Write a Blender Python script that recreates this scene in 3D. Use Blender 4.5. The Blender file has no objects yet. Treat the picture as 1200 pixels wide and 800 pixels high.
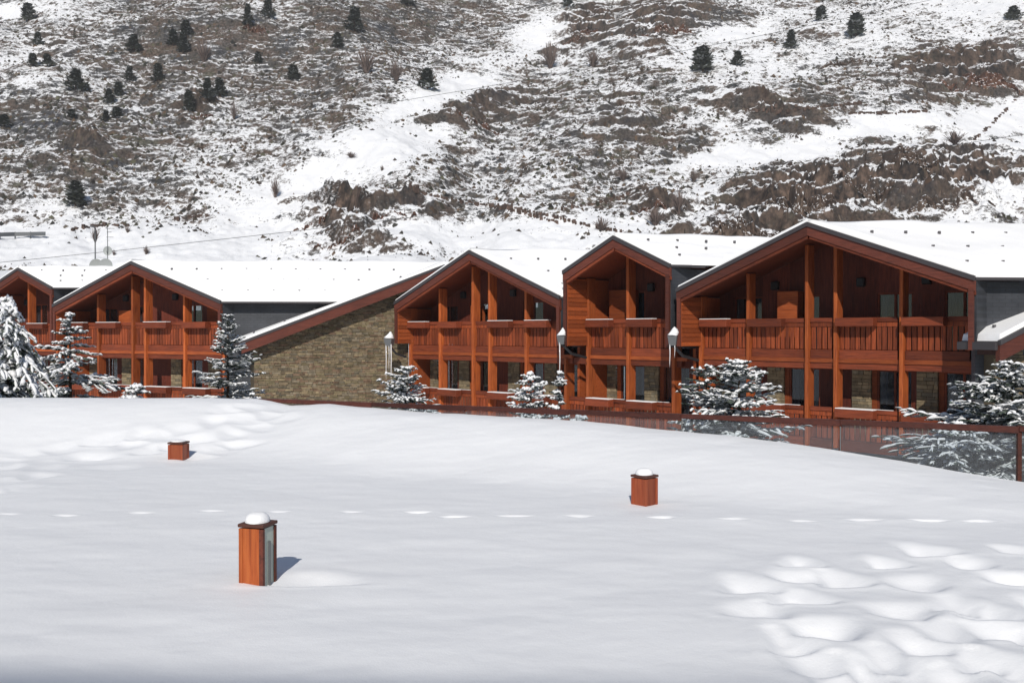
import bpy, bmesh, math, random
import numpy as np
from mathutils import Vector, Matrix, noise as mnoise

scene = bpy.context.scene
rad = math.radians
# ------------------------------------------------------------------ camera, world, sun, exposure
F_PX = 1100.0; HOR = 390.0            # focal length and eye-level row of the photograph (1200 px wide)
cam_d = bpy.data.cameras.new("camera"); cam = bpy.data.objects.new("camera", cam_d)
scene.collection.objects.link(cam); scene.camera = cam
cam_d.sensor_width = 36.0; cam_d.lens = 36.0*F_PX/1200.0
cam_d.clip_start = 0.1; cam_d.clip_end = 3000
PITCH = math.atan(10.0/F_PX)
cam.rotation_euler = (math.pi/2-PITCH, 0, 0)
SUN_EL = rad(35); SUN_DX, SUN_DY = -0.07, -0.9975       # horizontal direction towards the sun
world = bpy.data.worlds.new("World"); scene.world = world; world.use_nodes = True
wn = world.node_tree.nodes; wl = world.node_tree.links
sky = wn.new("ShaderNodeTexSky"); sky.sky_type = 'NISHITA'; sky.sun_disc = False
sky.sun_elevation = SUN_EL; sky.sun_rotation = math.atan2(SUN_DX, SUN_DY)
sky.altitude = 1500
wl.new(sky.outputs[0], wn["Background"].inputs[0]); wn["Background"].inputs[1].default_value = 0.085
sd = bpy.data.lights.new("sun", 'SUN'); sd.energy = 3.9; sd.angle = rad(0.6); sd.color = (1.0, 0.95, 0.875)
sun = bpy.data.objects.new("sun", sd); scene.collection.objects.link(sun)
sv = Vector((SUN_DX*math.cos(SUN_EL), SUN_DY*math.cos(SUN_EL), math.sin(SUN_EL)))
sun.rotation_euler = sv.to_track_quat('Z', 'Y').to_euler()
scene.view_settings.view_transform = 'Standard'; scene.view_settings.look = 'None'
scene.view_settings.exposure = 0.0; scene.view_settings.gamma = 1.0
scene.cycles.transparent_max_bounces = 12

# ------------------------------------------------------------------ materials
def mat(name, col, rough=0.8, spec=0.3):
    m = bpy.data.materials.new(name); m.use_nodes = True
    b = m.node_tree.nodes["Principled BSDF"]
    b.inputs["Base Color"].default_value = (*col, 1); b.inputs["Roughness"].default_value = rough
    b.inputs["Specular IOR Level"].default_value = spec
    return m, m.node_tree.nodes, m.node_tree.links, b
def nd(n, t, **kw):
    x = n.new(t)
    for k, v in kw.items(): setattr(x, k, v)
    return x
def noise_node(n, l, scale, detail=4, rough=0.6, vec=None, mscale=None):
    t = n.new("ShaderNodeTexNoise"); t.inputs["Scale"].default_value = scale
    t.inputs["Detail"].default_value = detail; t.inputs["Roughness"].default_value = rough
    if vec is not None:
        if mscale:
            mp = n.new("ShaderNodeMapping"); mp.inputs["Scale"].default_value = mscale
            l.new(vec, mp.inputs["Vector"]); vec = mp.outputs[0]
        l.new(vec, t.inputs["Vector"])
    return t
def ramp(n, l, fac, stops):
    r = n.new("ShaderNodeValToRGB"); e = r.color_ramp.elements
    while len(e) > len(stops): e.remove(e[-1])
    while len(e) < len(stops): e.new(0.5)
    for i, (p, c) in enumerate(stops):
        e[i].position = p; e[i].color = (*c, 1) if len(c) == 3 else c
    if fac is not None: l.new(fac, r.inputs[0])
    return r
def mixc(n, l, fac, a, b, bt='MIX'):
    m = n.new("ShaderNodeMix"); m.data_type = 'RGBA'; m.blend_type = bt
    for s, v in ((0, fac), (6, a), (7, b)):
        if isinstance(v, (int, float)): m.inputs[s].default_value = v
        elif isinstance(v, tuple): m.inputs[s].default_value = (*v, 1)
        else: l.new(v, m.inputs[s])
    return m.outputs[2]
def bump(n, l, b, h, strength, dist):
    bp = n.new("ShaderNodeBump"); bp.inputs["Strength"].default_value = strength; bp.inputs["Distance"].default_value = dist
    l.new(h, bp.inputs["Height"]); l.new(bp.outputs[0], b.inputs["Normal"]); return bp

def snow_mat(name, col=(0.83, 0.84, 0.86), bs=0.35, sc=6.0, dist=0.02):
    m, n, l, b = mat(name, col, 0.6, 0.25)
    g = n.new("ShaderNodeNewGeometry")
    t = noise_node(n, l, sc, 8, 0.62, g.outputs["Position"])
    t2 = noise_node(n, l, 0.35, 3, 0.5, g.outputs["Position"])
    c = ramp(n, l, t2.outputs[0], [(0.3, tuple(x*0.965 for x in col)), (0.7, col)])
    l.new(c.outputs[0], b.inputs["Base Color"])
    s2 = noise_node(n, l, sc*9, 2, 0.5, g.outputs['Position'])
    ad = n.new('ShaderNodeMath'); ad.operation = 'MULTIPLY_ADD'; ad.inputs[1].default_value = 0.22; l.new(s2.outputs[0], ad.inputs[0]); l.new(t.outputs[0], ad.inputs[2])
    bump(n, l, b, ad.outputs[0], bs, dist)
    return m
M = {}
M['snow'] = snow_mat('garden_snow', (0.845, 0.855, 0.872), 0.45, 9.0, 0.010)
M['roof_snow'] = snow_mat('roof_snow', (0.9, 0.9, 0.9), 0.4, 2.2, 0.05)
M['tree_snow'] = snow_mat('tree_snow', (0.88, 0.885, 0.9), 0.5, 25.0, 0.01)

def wood_mat(name, c1, c2, dark, axis='Z', rough=0.65, weather=0.35):
    m, n, l, b = mat(name, c1, rough, 0.25)
    tc = n.new("ShaderNodeTexCoord"); oi = n.new("ShaderNodeObjectInfo")
    add = n.new("ShaderNodeVectorMath"); add.operation = 'ADD'
    sc = n.new("ShaderNodeVectorMath"); sc.operation = 'SCALE'; sc.inputs[3].default_value = 37.0
    cx = n.new("ShaderNodeCombineXYZ")
    for i in range(3): l.new(oi.outputs["Random"], cx.inputs[i])
    l.new(cx.outputs[0], sc.inputs[0]); l.new(tc.outputs["Object"], add.inputs[0]); l.new(sc.outputs[0], add.inputs[1])
    ms = {'Z': (14, 14, 0.9), 'X': (0.9, 14, 14), 'Y': (14, 0.9, 14)}[axis]
    t = noise_node(n, l, 2.0, 6, 0.65, add.outputs[0], ms)
    t2 = noise_node(n, l, 1.3, 4, 0.6, add.outputs[0])
    c = ramp(n, l, t.outputs[0], [(0.28, dark), (0.45, c2), (0.62, c1)])
    hv = n.new("ShaderNodeHueSaturation")
    mr = n.new("ShaderNodeMapRange"); mr.inputs[3].default_value = 0.62; mr.inputs[4].default_value = 1.25
    l.new(oi.outputs["Random"], mr.inputs[0]); l.new(mr.outputs[0], hv.inputs["Value"]); l.new(c.outputs[0], hv.inputs["Color"])
    w = ramp(n, l, t2.outputs[0], [(0.42, (0, 0, 0)), (0.75, (weather,)*3)])
    col = mixc(n, l, w.outputs[0], hv.outputs[0], dark)
    l.new(col, b.inputs["Base Color"])
    bump(n, l, b, t.outputs[0], 0.35, 0.01)
    return m
OR1, OR2, ORD = (0.47, 0.120, 0.029), (0.35, 0.078, 0.019), (0.13, 0.029, 0.011)
RD1, RD2, RDD = (0.215, 0.047, 0.018), (0.155, 0.034, 0.014), (0.065, 0.017, 0.010)
M['post'] = wood_mat('orange_larch_upright', OR1, OR2, ORD, 'Z')
M['panel'] = wood_mat('orange_larch_boards', (0.36, 0.088, 0.023), (0.28, 0.062, 0.017), ORD, 'X')
M['slat'] = wood_mat('baluster_wood', (0.30, 0.066, 0.019), (0.20, 0.041, 0.014), RDD, 'Z')
M['rail'] = wood_mat('red_stained_rail', RD1, RD2, RDD, 'X')
M['fascia'] = wood_mat('dull_red_fascia', (0.135, 0.038, 0.024), (0.105, 0.030, 0.020), (0.055, 0.020, 0.015), 'X')
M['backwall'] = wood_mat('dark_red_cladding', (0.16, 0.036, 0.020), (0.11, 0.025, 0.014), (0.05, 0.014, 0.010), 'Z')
M['bollard'] = wood_mat('bollard_wood', (0.46, 0.125, 0.035), (0.37, 0.085, 0.024), (0.15, 0.035, 0.014), 'Z', 0.45)
M['bollard_red'] = wood_mat('bollard_red_wood', (0.33, 0.085, 0.035), (0.27, 0.06, 0.025), (0.14, 0.03, 0.017), 'Z', 0.5)
M['darktrim'] = wood_mat('dark_brown_trim', (0.075, 0.022, 0.014), (0.055, 0.018, 0.012), (0.03, 0.012, 0.01), 'X', 0.5)
M['handrail'] = wood_mat('garden_handrail', (0.085, 0.025, 0.018), (0.065, 0.02, 0.015), (0.04, 0.014, 0.012), 'X', 0.5)

def slate_mat():
    m, n, l, b = mat('slate_cladding', (0.04, 0.043, 0.05), 0.55, 0.4)
    tc = n.new("ShaderNodeTexCoord")
    br = n.new("ShaderNodeTexBrick"); br.inputs["Scale"].default_value = 1.0
    br.inputs["Brick Width"].default_value = 0.22; br.inputs["Row Height"].default_value = 0.10
    br.inputs["Mortar Size"].default_value = 0.008
    br.inputs["Color1"].default_value = (0.036, 0.040, 0.047, 1); br.inputs["Color2"].default_value = (0.042, 0.045, 0.053, 1)
    br.inputs["Mortar"].default_value = (0.028, 0.03, 0.035, 1)
    mp = n.new("ShaderNodeMapping"); mp.inputs["Rotation"].default_value = (rad(90), 0, 0)
    l.new(tc.outputs["Object"], mp.inputs[0]); l.new(mp.outputs[0], br.inputs["Vector"])
    t = noise_node(n, l, 1.1, 5, 0.6, tc.outputs["Object"])
    c = ramp(n, l, t.outputs[0], [(0.3, (0.6, 0.6, 0.62)), (0.7, (1.3, 1.3, 1.3))])
    l.new(mixc(n, l, 1.0, br.outputs[0], c.outputs[0], 'MULTIPLY'), b.inputs["Base Color"])
    bump(n, l, b, br.outputs["Fac"], 0.3, 0.01)
    return m
M['slate'] = slate_mat()
M['cap'] = mat('cap_brown', (0.085, 0.035, 0.026), 0.6, 0.3)[0]
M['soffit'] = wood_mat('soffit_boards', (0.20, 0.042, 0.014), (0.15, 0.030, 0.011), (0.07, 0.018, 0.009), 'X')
M['metal'] = mat('grey_zinc', (0.11, 0.115, 0.12), 0.45, 0.5)[0]
M['edge'] = mat('roof_edge_metal', (0.05, 0.045, 0.048), 0.55, 0.4)[0]
M['guard'] = mat('snow_guard_metal', (0.10, 0.095, 0.10), 0.6, 0.4)[0]
M['black'] = mat('black_rubber_pipe', (0.015, 0.015, 0.017), 0.5, 0.4)[0]
M['curtain'] = mat('blue_grey_curtain', (0.22, 0.26, 0.32), 0.9, 0.1)[0]
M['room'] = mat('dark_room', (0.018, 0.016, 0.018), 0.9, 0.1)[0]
M['pale'] = mat('pale_grey_dish', (0.36, 0.38, 0.375), 0.6, 0.3)[0]
M['cable'] = mat('cable_black', (0.03, 0.03, 0.032), 0.6, 0.3)[0]
M['shade_plaster'] = mat('shade_block_plaster', (0.42, 0.37, 0.30), 0.9, 0.1)[0]
M['concrete'] = mat('terrace_concrete', (0.25, 0.24, 0.22), 0.9, 0.1)[0]
def ice():
    m, n, l, b = mat('icicle_ice', (0.80, 0.78, 0.78), 0.15, 0.5)
    b.inputs["Transmission Weight"].default_value = 0.25
    return m
M['ice'] = ice()
def glass(name, tint, gl=0.12, base=0.12, hazecol=(0.5, 0.5, 0.52)):
    m = bpy.data.materials.new(name); m.use_nodes = True
    n, l = m.node_tree.nodes, m.node_tree.links; n.clear()
    o = n.new("ShaderNodeOutputMaterial"); t = n.new("ShaderNodeBsdfTransparent"); t.inputs[0].default_value = (*tint, 1)
    g = n.new("ShaderNodeBsdfGlossy"); g.inputs["Roughness"].default_value = 0.05
    d = n.new("ShaderNodeBsdfDiffuse"); d.inputs[0].default_value = (*hazecol, 1)
    lw = n.new("ShaderNodeLayerWeight"); lw.inputs[0].default_value = 0.25
    m1 = n.new("ShaderNodeMixShader"); m1.inputs[0].default_value = base; l.new(t.outputs[0], m1.inputs[1]); l.new(d.outputs[0], m1.inputs[2])
    mu = n.new("ShaderNodeMath"); mu.operation = 'MULTIPLY_ADD'; mu.inputs[1].default_value = 0.5; mu.inputs[2].default_value = gl*0.4
    l.new(lw.outputs["Fresnel"], mu.inputs[0])
    m2 = n.new("ShaderNodeMixShader"); l.new(mu.outputs[0], m2.inputs[0]); l.new(m1.outputs[0], m2.inputs[1]); l.new(g.outputs[0], m2.inputs[2])
    l.new(m2.outputs[0], o.inputs[0])
    return m
M['glass'] = glass('window_glass', (0.55, 0.58, 0.6), 0.12, 0.02)
M['balustrade_glass'] = glass('balustrade_glass', (0.82, 0.86, 0.88), 0.02, 0.06, (0.45, 0.46, 0.5))
M['diffuser'] = mat('frosted_diffuser', (0.40, 0.44, 0.38), 0.25, 0.5)[0]

def attr_color_mat(name, rough=0.9, nscale=6.0, bd=0.02):
    m, n, l, b = mat(name, (0.3, 0.3, 0.3), rough, 0.15)
    a = n.new("ShaderNodeAttribute"); a.attribute_name = 'tone'
    g = n.new("ShaderNodeNewGeometry")
    t = noise_node(n, l, nscale, 5, 0.65, g.outputs["Position"])
    c = ramp(n, l, t.outputs[0], [(0.3, (0.65,)*3), (0.7, (1.3,)*3)])
    l.new(mixc(n, l, 1.0, a.outputs["Color"], c.outputs[0], 'MULTIPLY'), b.inputs["Base Color"])
    bump(n, l, b, t.outputs[0], 0.5, bd)
    return m
M['stone'] = attr_color_mat('coursed_stone')
M['needles'] = attr_color_mat('spruce_needles', 0.8, 12.0, 0.005)
M['scrub'] = attr_color_mat('scrub_twigs', 0.95, 1.5, 0.02)
M['mortar'] = mat('wall_mortar', (0.10, 0.08, 0.055), 0.95, 0.1)[0]
M['bark'] = mat('spruce_bark', (0.07, 0.045, 0.03), 0.9, 0.1)[0]

def rock_mat(name, c1, c2):
    m, n, l, b = mat(name, c1, 0.95, 0.1)
    g = n.new("ShaderNodeNewGeometry")
    t = noise_node(n, l, 0.5, 8, 0.7, g.outputs["Position"], (1, 1, 0.6))
    t2 = noise_node(n, l, 0.45, 7, 0.72, g.outputs["Position"], (.8, 1, 1.8))
    c = ramp(n, l, t.outputs[0], [(0.3, tuple(x*0.35 for x in c2)), (0.48, c2), (0.65, c1)])
    sx = n.new("ShaderNodeSeparateXYZ"); l.new(g.outputs["Normal"], sx.inputs[0])
    ma = n.new("ShaderNodeMath"); ma.operation = 'MULTIPLY_ADD'; ma.inputs[1].default_value = 1.1
    l.new(t2.outputs[0], ma.inputs[0]); l.new(sx.outputs[2], ma.inputs[2])
    f = ramp(n, l, ma.outputs[0], [(0.0, (0, 0, 0)), (1.0, (1, 1, 1))])
    mr = n.new("ShaderNodeMapRange"); mr.inputs[1].default_value = 1.14; mr.inputs[2].default_value = 1.26
    l.new(ma.outputs[0], mr.inputs[0]); n.remove(f)
    l.new(mixc(n, l, mr.outputs[0], c.outputs[0], (0.84, 0.85, 0.87)), b.inputs["Base Color"])
    bump(n, l, b, t.outputs[0], 0.6, 0.4)
    return m
M['rock_red'] = rock_mat('red_brown_rock', (0.20, 0.115, 0.08), (0.13, 0.066, 0.045))
M['rock_grey'] = rock_mat('brown_grey_rock', (0.17, 0.125, 0.095), (0.10, 0.07, 0.055))

def hill_mat():
    m, n, l, b = mat('snowy_hillside', (0.84, 0.85, 0.87), 0.85, 0.1)
    g = n.new("ShaderNodeNewGeometry"); at = n.new("ShaderNodeAttribute"); at.attribute_name = 'cover'
    sp = n.new("ShaderNodeSeparateColor"); l.new(at.outputs["Color"], sp.inputs[0])
    P = g.outputs["Position"]
    fine = noise_node(n, l, 1.25, 8, 0.84, P, (0.8, 1.0, 1.3))
    mid = noise_node(n, l, 0.16, 5, 0.62, P, (0.8, 1.1, 1.6))
    hue = noise_node(n, l, 0.11, 4, 0.6, P); hue2 = noise_node(n, l, 1.7, 3, 0.6, P)
    a1 = n.new("ShaderNodeMath"); a1.operation = 'MULTIPLY_ADD'; a1.inputs[1].default_value = 0.42
    fx = n.new('ShaderNodeMath'); fx.operation = 'MULTIPLY'; fx.inputs[1].default_value = 2.2; l.new(fine.outputs[0], fx.inputs[0])
    l.new(mid.outputs[0], a1.inputs[0]); l.new(fx.outputs[0], a1.inputs[2])      # ~0.35+0.5
    a2 = n.new("ShaderNodeMath"); a2.operation = 'MULTIPLY_ADD'; a2.inputs[1].default_value = 0.9
    rkadd = n.new('ShaderNodeMath'); rkadd.operation = 'MULTIPLY_ADD'; rkadd.inputs[1].default_value = -0.06; l.new(sp.outputs[1], rkadd.inputs[0])
    nz = n.new("ShaderNodeSeparateXYZ"); l.new(g.outputs["Normal"], nz.inputs[0])
    st = n.new("ShaderNodeMath"); st.operation = 'MULTIPLY_ADD'; st.inputs[1].default_value = -1.6; st.inputs[2].default_value = 1.33
    l.new(nz.outputs[2], st.inputs[0]); stc = n.new("ShaderNodeClamp"); stc.inputs[1].default_value = -0.40; stc.inputs[2].default_value = 0.42; l.new(st.outputs[0], stc.inputs[0])
    sa = n.new("ShaderNodeMath"); sa.operation = 'ADD'; l.new(stc.outputs[0], rkadd.inputs[2]); l.new(rkadd.outputs[0], sa.inputs[0]); l.new(a1.outputs[0], sa.inputs[1])
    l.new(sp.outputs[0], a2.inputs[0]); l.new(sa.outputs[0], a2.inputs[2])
    mr = n.new("ShaderNodeMapRange"); mr.inputs[1].default_value = 1.74; mr.inputs[2].default_value = 1.92
    l.new(a2.outputs[0], mr.inputs[0])
    c = ramp(n, l, hue.outputs[0], [(0.32, (0.040, 0.041, 0.047)), (0.45, (0.062, 0.057, 0.052)), (0.58, (0.082, 0.060, 0.048)), (0.68, (0.080, 0.077, 0.060))])
    c2 = ramp(n, l, hue2.outputs[0], [(0.35, (0.4,)*3), (0.65, (1.9,)*3)])
    scrub = mixc(n, l, 1.0, c.outputs[0], c2.outputs[0], 'MULTIPLY')
    rkn = noise_node(n, l, 0.42, 8, 0.74, P, (1.2, 1.2, 0.6))
    rk = ramp(n, l, rkn.outputs[0], [(0.40, (0.010, 0.009, 0.009)), (0.47, (0.045, 0.033, 0.027)), (0.54, (0.085, 0.060, 0.047)), (0.62, (0.165, 0.115, 0.088))])
    veg = mixc(n, l, sp.outputs[1], scrub, rk.outputs[0])
    l.new(mixc(n, l, mr.outputs[0], (0.85, 0.855, 0.87), veg), b.inputs["Base Color"])
    bump(n, l, b, a1.outputs[0], 0.38, 0.4)
    return m
M['hill'] = hill_mat()

# ------------------------------------------------------------------ helpers
COL = scene.collection
def setp(o, label=None, cat=None, group=None, kind=None):
    for k, v in (('label', label), ('category', cat), ('group', group), ('kind', kind)):
        if v: o[k] = v
    return o
def thing(name, label, cat, loc=(0, 0, 0), rz=0.0, group=None):
    o = bpy.data.objects.new(name, None); o.empty_display_size = 0.3; COL.objects.link(o)
    o.location = loc; o.rotation_euler = (0, 0, rz)
    return setp(o, label, cat, group)
def link(name, me, parent=None, loc=None, **kw):
    o = bpy.data.objects.new(name, me); COL.objects.link(o)
    if parent: o.parent = parent
    if loc: o.location = loc
    return setp(o, **kw)
class MB:
    def __init__(s): s.v = []; s.f = []; s.t = []
    def poly(s, vs, fs, tone=None):
        k = len(s.v); s.v += [tuple(v) for v in vs]; s.f += [tuple(i+k for i in f) for f in fs]
        if tone is not None: s.t += [tone]*len(vs)
        return s
    def box(s, x0, x1, y0, y1, z0, z1, tone=None):
        vs = [(x, y, z) for z in (z0, z1) for x, y in ((x0, y0), (x1, y0), (x1, y1), (x0, y1))]
        return s.poly(vs, [(3, 2, 1, 0), (4, 5, 6, 7), (0, 1, 5, 4), (1, 2, 6, 5), (2, 3, 7, 6), (3, 0, 4, 7)], tone)
    def hexa(s, bot, top, tone=None):     # two matching polygons, bottom and top
        n = len(bot)
        return s.poly(list(bot)+list(top), [tuple(range(n-1, -1, -1)), tuple(range(n, 2*n))] + [(i, (i+1) % n, n+(i+1) % n, n+i) for i in range(n)], tone)
    def tube(s, pts, rs, seg=6, tone=None, cap=True):
        k = []; prev = None
        for i, p in enumerate(pts):
            p = Vector(p); a = Vector(pts[max(i-1, 0)]); b = Vector(pts[min(i+1, len(pts)-1)])
            d = (b-a).normalized(); up = Vector((0, 0, 1)) if abs(d.z) < 0.9 else Vector((1, 0, 0))
            x = d.cross(up).normalized(); y = x.cross(d)
            r = rs[i] if isinstance(rs, (list, tuple)) else rs
            k += [p + x*math.cos(t)*r + y*math.sin(t)*r for t in [2*math.pi*j/seg for j in range(seg)]]
        n = len(pts); fs = [(i*seg+j, i*seg+(j+1) % seg, (i+1)*seg+(j+1) % seg, (i+1)*seg+j) for i in range(n-1) for j in range(seg)]
        if cap: fs += [tuple(range(seg-1, -1, -1)), tuple((n-1)*seg+j for j in range(seg))]
        return s.poly(k, fs, tone)
    def mesh(s, name, m, smooth=False, bevel=0):
        me = bpy.data.meshes.new(name); me.from_pydata(s.v, [], s.f); me.materials.append(m)
        if s.t:
            a = me.color_attributes.new('tone', 'FLOAT_COLOR', 'POINT')
            a.data.foreach_set('color', np.array([(*t, 1) for t in s.t], dtype=np.float32).ravel())
        bm = bmesh.new(); bm.from_mesh(me)
        bmesh.ops.recalc_face_normals(bm, faces=bm.faces)
        if bevel: bmesh.ops.bevel(bm, geom=list(bm.edges), offset=bevel, segments=1, affect='EDGES', clamp_overlap=True)
        bm.to_mesh(me); bm.free()
        if smooth: me.polygons.foreach_set('use_smooth', [True]*len(me.polygons))
        me.update(); return me
    def build(s, name, m, parent=None, smooth=False, bevel=0, loc=None, **kw):
        return link(name, s.mesh(name, m, smooth, bevel), parent, loc, **kw)
_mc = {}
def boxmesh(dx, dy, dz, m, name='piece', bevel=0.008):
    key = (round(dx, 3), round(dy, 3), round(dz, 3), m.name)
    if key not in _mc: _mc[key] = MB().box(0, dx, 0, dy, 0, dz).mesh(name, m, bevel=min(bevel, dx*.2, dy*.2, dz*.2))
    return _mc[key]

# numpy noise
_rs = np.random.RandomState(7); _perm = _rs.rand(512, 512).astype(np.float32)
def vnoise(x, y):
    xi = np.floor(x).astype(int); yi = np.floor(y).astype(int); fx = x-xi; fy = y-yi
    fx = fx*fx*fx*(fx*(fx*6-15)+10); fy = fy*fy*fy*(fy*(fy*6-15)+10)
    g = lambda a, b: _perm[a % 512, b % 512]
    return (g(xi, yi)*(1-fx)+g(xi+1, yi)*fx)*(1-fy) + (g(xi, yi+1)*(1-fx)+g(xi+1, yi+1)*fx)*fy - 0.5
def fbm(x, y, o=4, gain=0.5):
    r = 0; a = 1
    for i in range(o): r = r + a*vnoise(x*2**i+i*17.3, y*2**i+i*9.1); a *= gain
    return r
def ss(a, b, x): t = np.clip((x-a)/(b-a), 0, 1); return t*t*(3-2*t)
def ray(px, py, Y):                       # point seen at photo pixel (px,py) at distance Y ahead of the camera
    return ((px-600)/F_PX*Y, Y, (HOR-py)/F_PX*Y)

# ------------------------------------------------------------------ the raised snow garden (terrace)
RA, RB = (-3.6, 14.2), (5.44, 10.0)        # line of the balustrade, right hand stretch
def rail_y(X):
    X = np.asarray(X, float)
    return np.where(X < RA[0], RA[1] + (RA[0]-X)*0.05, RA[1] + (X-RA[0])*(RB[1]-RA[1])/(RB[0]-RA[0]))
edge_px = [(-500, 466), (0, 466), (250, 466.3), (300, 467.5), (340, 475.6), (362, 475), (385, 473), (420, 477), (508, 483.5), (680, 493), (780, 504), (860, 511), (920, 518), (960, 524.6), (1060, 541), (1200, 565), (1400, 590)]
ex, ez = [], []
for px, py in edge_px:
    a = (px-600)/F_PX; X = 0.0
    for _ in range(60): X = a*float(rail_y(X))
    ex.append(X); ez.append(-(py-HOR)/F_PX*float(rail_y(X)))
def terrace_base(X, Y):
    zr = np.interp(X, ex, ez); d = rail_y(X) - Y
    k = 1-ss(0.0, 2.9, d)
    z = -1.6*(1-k) + zr*k
    z = z + 0.035*fbm(X*0.45+3, Y*0.45, 3) * ss(0, 1.5, d)
    return z
def hit_terrace(px, py):
    lo = None; Y = 2.5
    while Y < 15:
        X, _, z = ray(px, py, Y)
        if z < float(terrace_base(np.array(X), np.array(Y))): return X, Y
        Y += 0.02
    return X, Y
pits = []    # (X, Y, rx, ry, depth)
def P8(l, fx, fy, ox, oy, sx, sy): return [(ox+a/fx, oy+b/fy) for a, b in l]
R = random.Random(4)
big = [(525, 490), (740, 490), (850, 460), (960, 490), (1070, 455), (385, 548), (520, 526), (625, 535), (515, 578), (830, 545), (1075, 530), (415, 612), (590, 662), (785, 615), (935, 600), (905, 668), (490, 692), (835, 700), (1040, 665), (740, 742), (1095, 775), (820, 790), (700, 770), (985, 740), (1150, 600), (1170, 700), (560, 745), (640, 800), (930, 800), (1180, 480), (1010, 620)]
for a, b in big:
    X, Y = hit_terrace(700+a/2.222, 440+b/2.222-2)
    pits.append((X, Y-0.10, 0.14*R.uniform(0.8, 1.3), 0.17*R.uniform(0.8, 1.2), 0.070*R.uniform(0.7, 1.2)))
track = [(5, 603), (80, 602), (165, 600), (245, 599), (328, 598), (412, 600), (490, 600), (532, 604), (602, 604), (680, 604), (775, 606), (860, 609), (938, 609), (1010, 609), (1085, 608), (1150, 612), (-60, 603), (1230, 612)]
for a, b in track:
    X, Y = hit_terrace(a, b); pits.append((X+0.0, Y-0.03+R.uniform(-.05, .05), 0.125*R.uniform(.7, 1.2), 0.036, 0.024*R.uniform(.6, 1.2)))
left = [(270, 170), (365, 155), (420, 155), (160, 190), (65, 203), (20, 217), (130, 240), (300, 240), (100, 260), (20, 272), (50, 292), (500, 165), (570, 190), (620, 178), (520, 210), (470, 140), (560, 117), (640, 112), (700, 100), (385, 195), (610, 150), (680, 130), (725, 85), (10, 240), (590, 88), (230, 215), (450, 185), (740, 110), (650, 80), (340, 175), (-40, 230), (-60, 270), (-30, 300)]
for a, b in left:
    X, Y = hit_terrace(a/2.222, 440+b/2.222)
    pits.append((X, Y-0.06, 0.24*R.uniform(0.7, 1.3), 0.19*R.uniform(0.8, 1.2), 0.036*R.uniform(0.6, 1.3)))
bx1, by1 = hit_terrace(300, 686); pits.append((bx1+0.32, by1+0.05, 0.30, 0.15, 0.05))
XS = np.concatenate([np.linspace(-22, -9, 40)[:-1], np.linspace(-9, 9, 720), np.linspace(9, 22, 40)[1:]])
n1 = 520
VT = np.linspace(0, 1, n1)
def terrace_z(X, Y):
    z = terrace_base(X, Y); dz = np.zeros_like(z)
    for (px, py, rx, ry, dp) in pits:
        m = (np.abs(X-px) < rx*3.2) & (np.abs(Y-py) < ry*3.2)
        if not m.any(): continue
        u = (X[m]-px)/rx; v = (Y[m]-py)/ry
        v = np.where(v < 0, v*1.7, v*0.8) if dp > .04 else v
        wob = 0.25*np.sin(3*np.arctan2(v, u)+px*9+py*5)
        r = np.sqrt(u*u+v*v)*(1+wob*0.5)
        pit = -dp*(1-ss(0.15, 1.35, r)) + dp*0.08*np.exp(-((r-1.55)/0.35)**2)
        dz[m] = np.where(pit < 0, np.minimum(dz[m], pit), dz[m]+pit)
    rough = ss(0.01, 0.06, np.abs(dz))
    return z + dz + 0.006*fbm(X*6, Y*6, 3)*(0.25+rough*2) + 0.012*fbm(X*1.6, Y*2.6+8, 3)
# rows: from behind the camera to the balustrade, denser in view
t = np.linspace(0, 1, n1); rowY = np.concatenate([[-6, -4, -2, 0, 1.5, 2.6], 3.2 + (t**1.15)*1.0*0])[:6]
XX, TT = np.meshgrid(XS, np.concatenate([[0, .15, .3, .4, .47], np.linspace(0.5, 1, n1)]))
YR = rail_y(XX)
YY = np.where(TT < 0.5, -6+(TT/0.5)*9, 3 + (TT-0.5)/0.5*(YR+0.02-3))
ZZ = terrace_z(XX, YY)
def grid_mesh(name, X, Y, Z, m, smooth=True, attrs=None):
    r, c = X.shape; co = np.stack([X, Y, Z], -1).reshape(-1, 3).astype(np.float32)
    idx = np.arange(r*c).reshape(r, c)
    q = np.stack([idx[:-1, :-1], idx[:-1, 1:], idx[1:, 1:], idx[1:, :-1]], -1).reshape(-1, 4)
    me = bpy.data.meshes.new(name); me.vertices.add(len(co)); me.vertices.foreach_set('co', co.ravel())
    me.loops.add(q.size); me.loops.foreach_set('vertex_index', q.ravel().astype(np.int32))
    me.polygons.add(len(q)); me.polygons.foreach_set('loop_start', np.arange(0, q.size, 4, dtype=np.int32))
    me.update(calc_edges=True); me.materials.append(m)
    me.polygons.foreach_set('use_smooth', np.ones(len(q), dtype=bool) if smooth else np.zeros(len(q), dtype=bool))
    if attrs is not None:
        a = me.color_attributes.new('cover', 'FLOAT_COLOR', 'POINT'); a.data.foreach_set('color', attrs.reshape(-1).astype(np.float32))
    return me
# tuck the outer row down into the terrace wall
link('snow_covered_garden', grid_mesh('snow_covered_garden', XX, YY, ZZ, M['snow']), kind='structure', label='smooth raised snow field in the foreground with footprints left and right')
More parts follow.
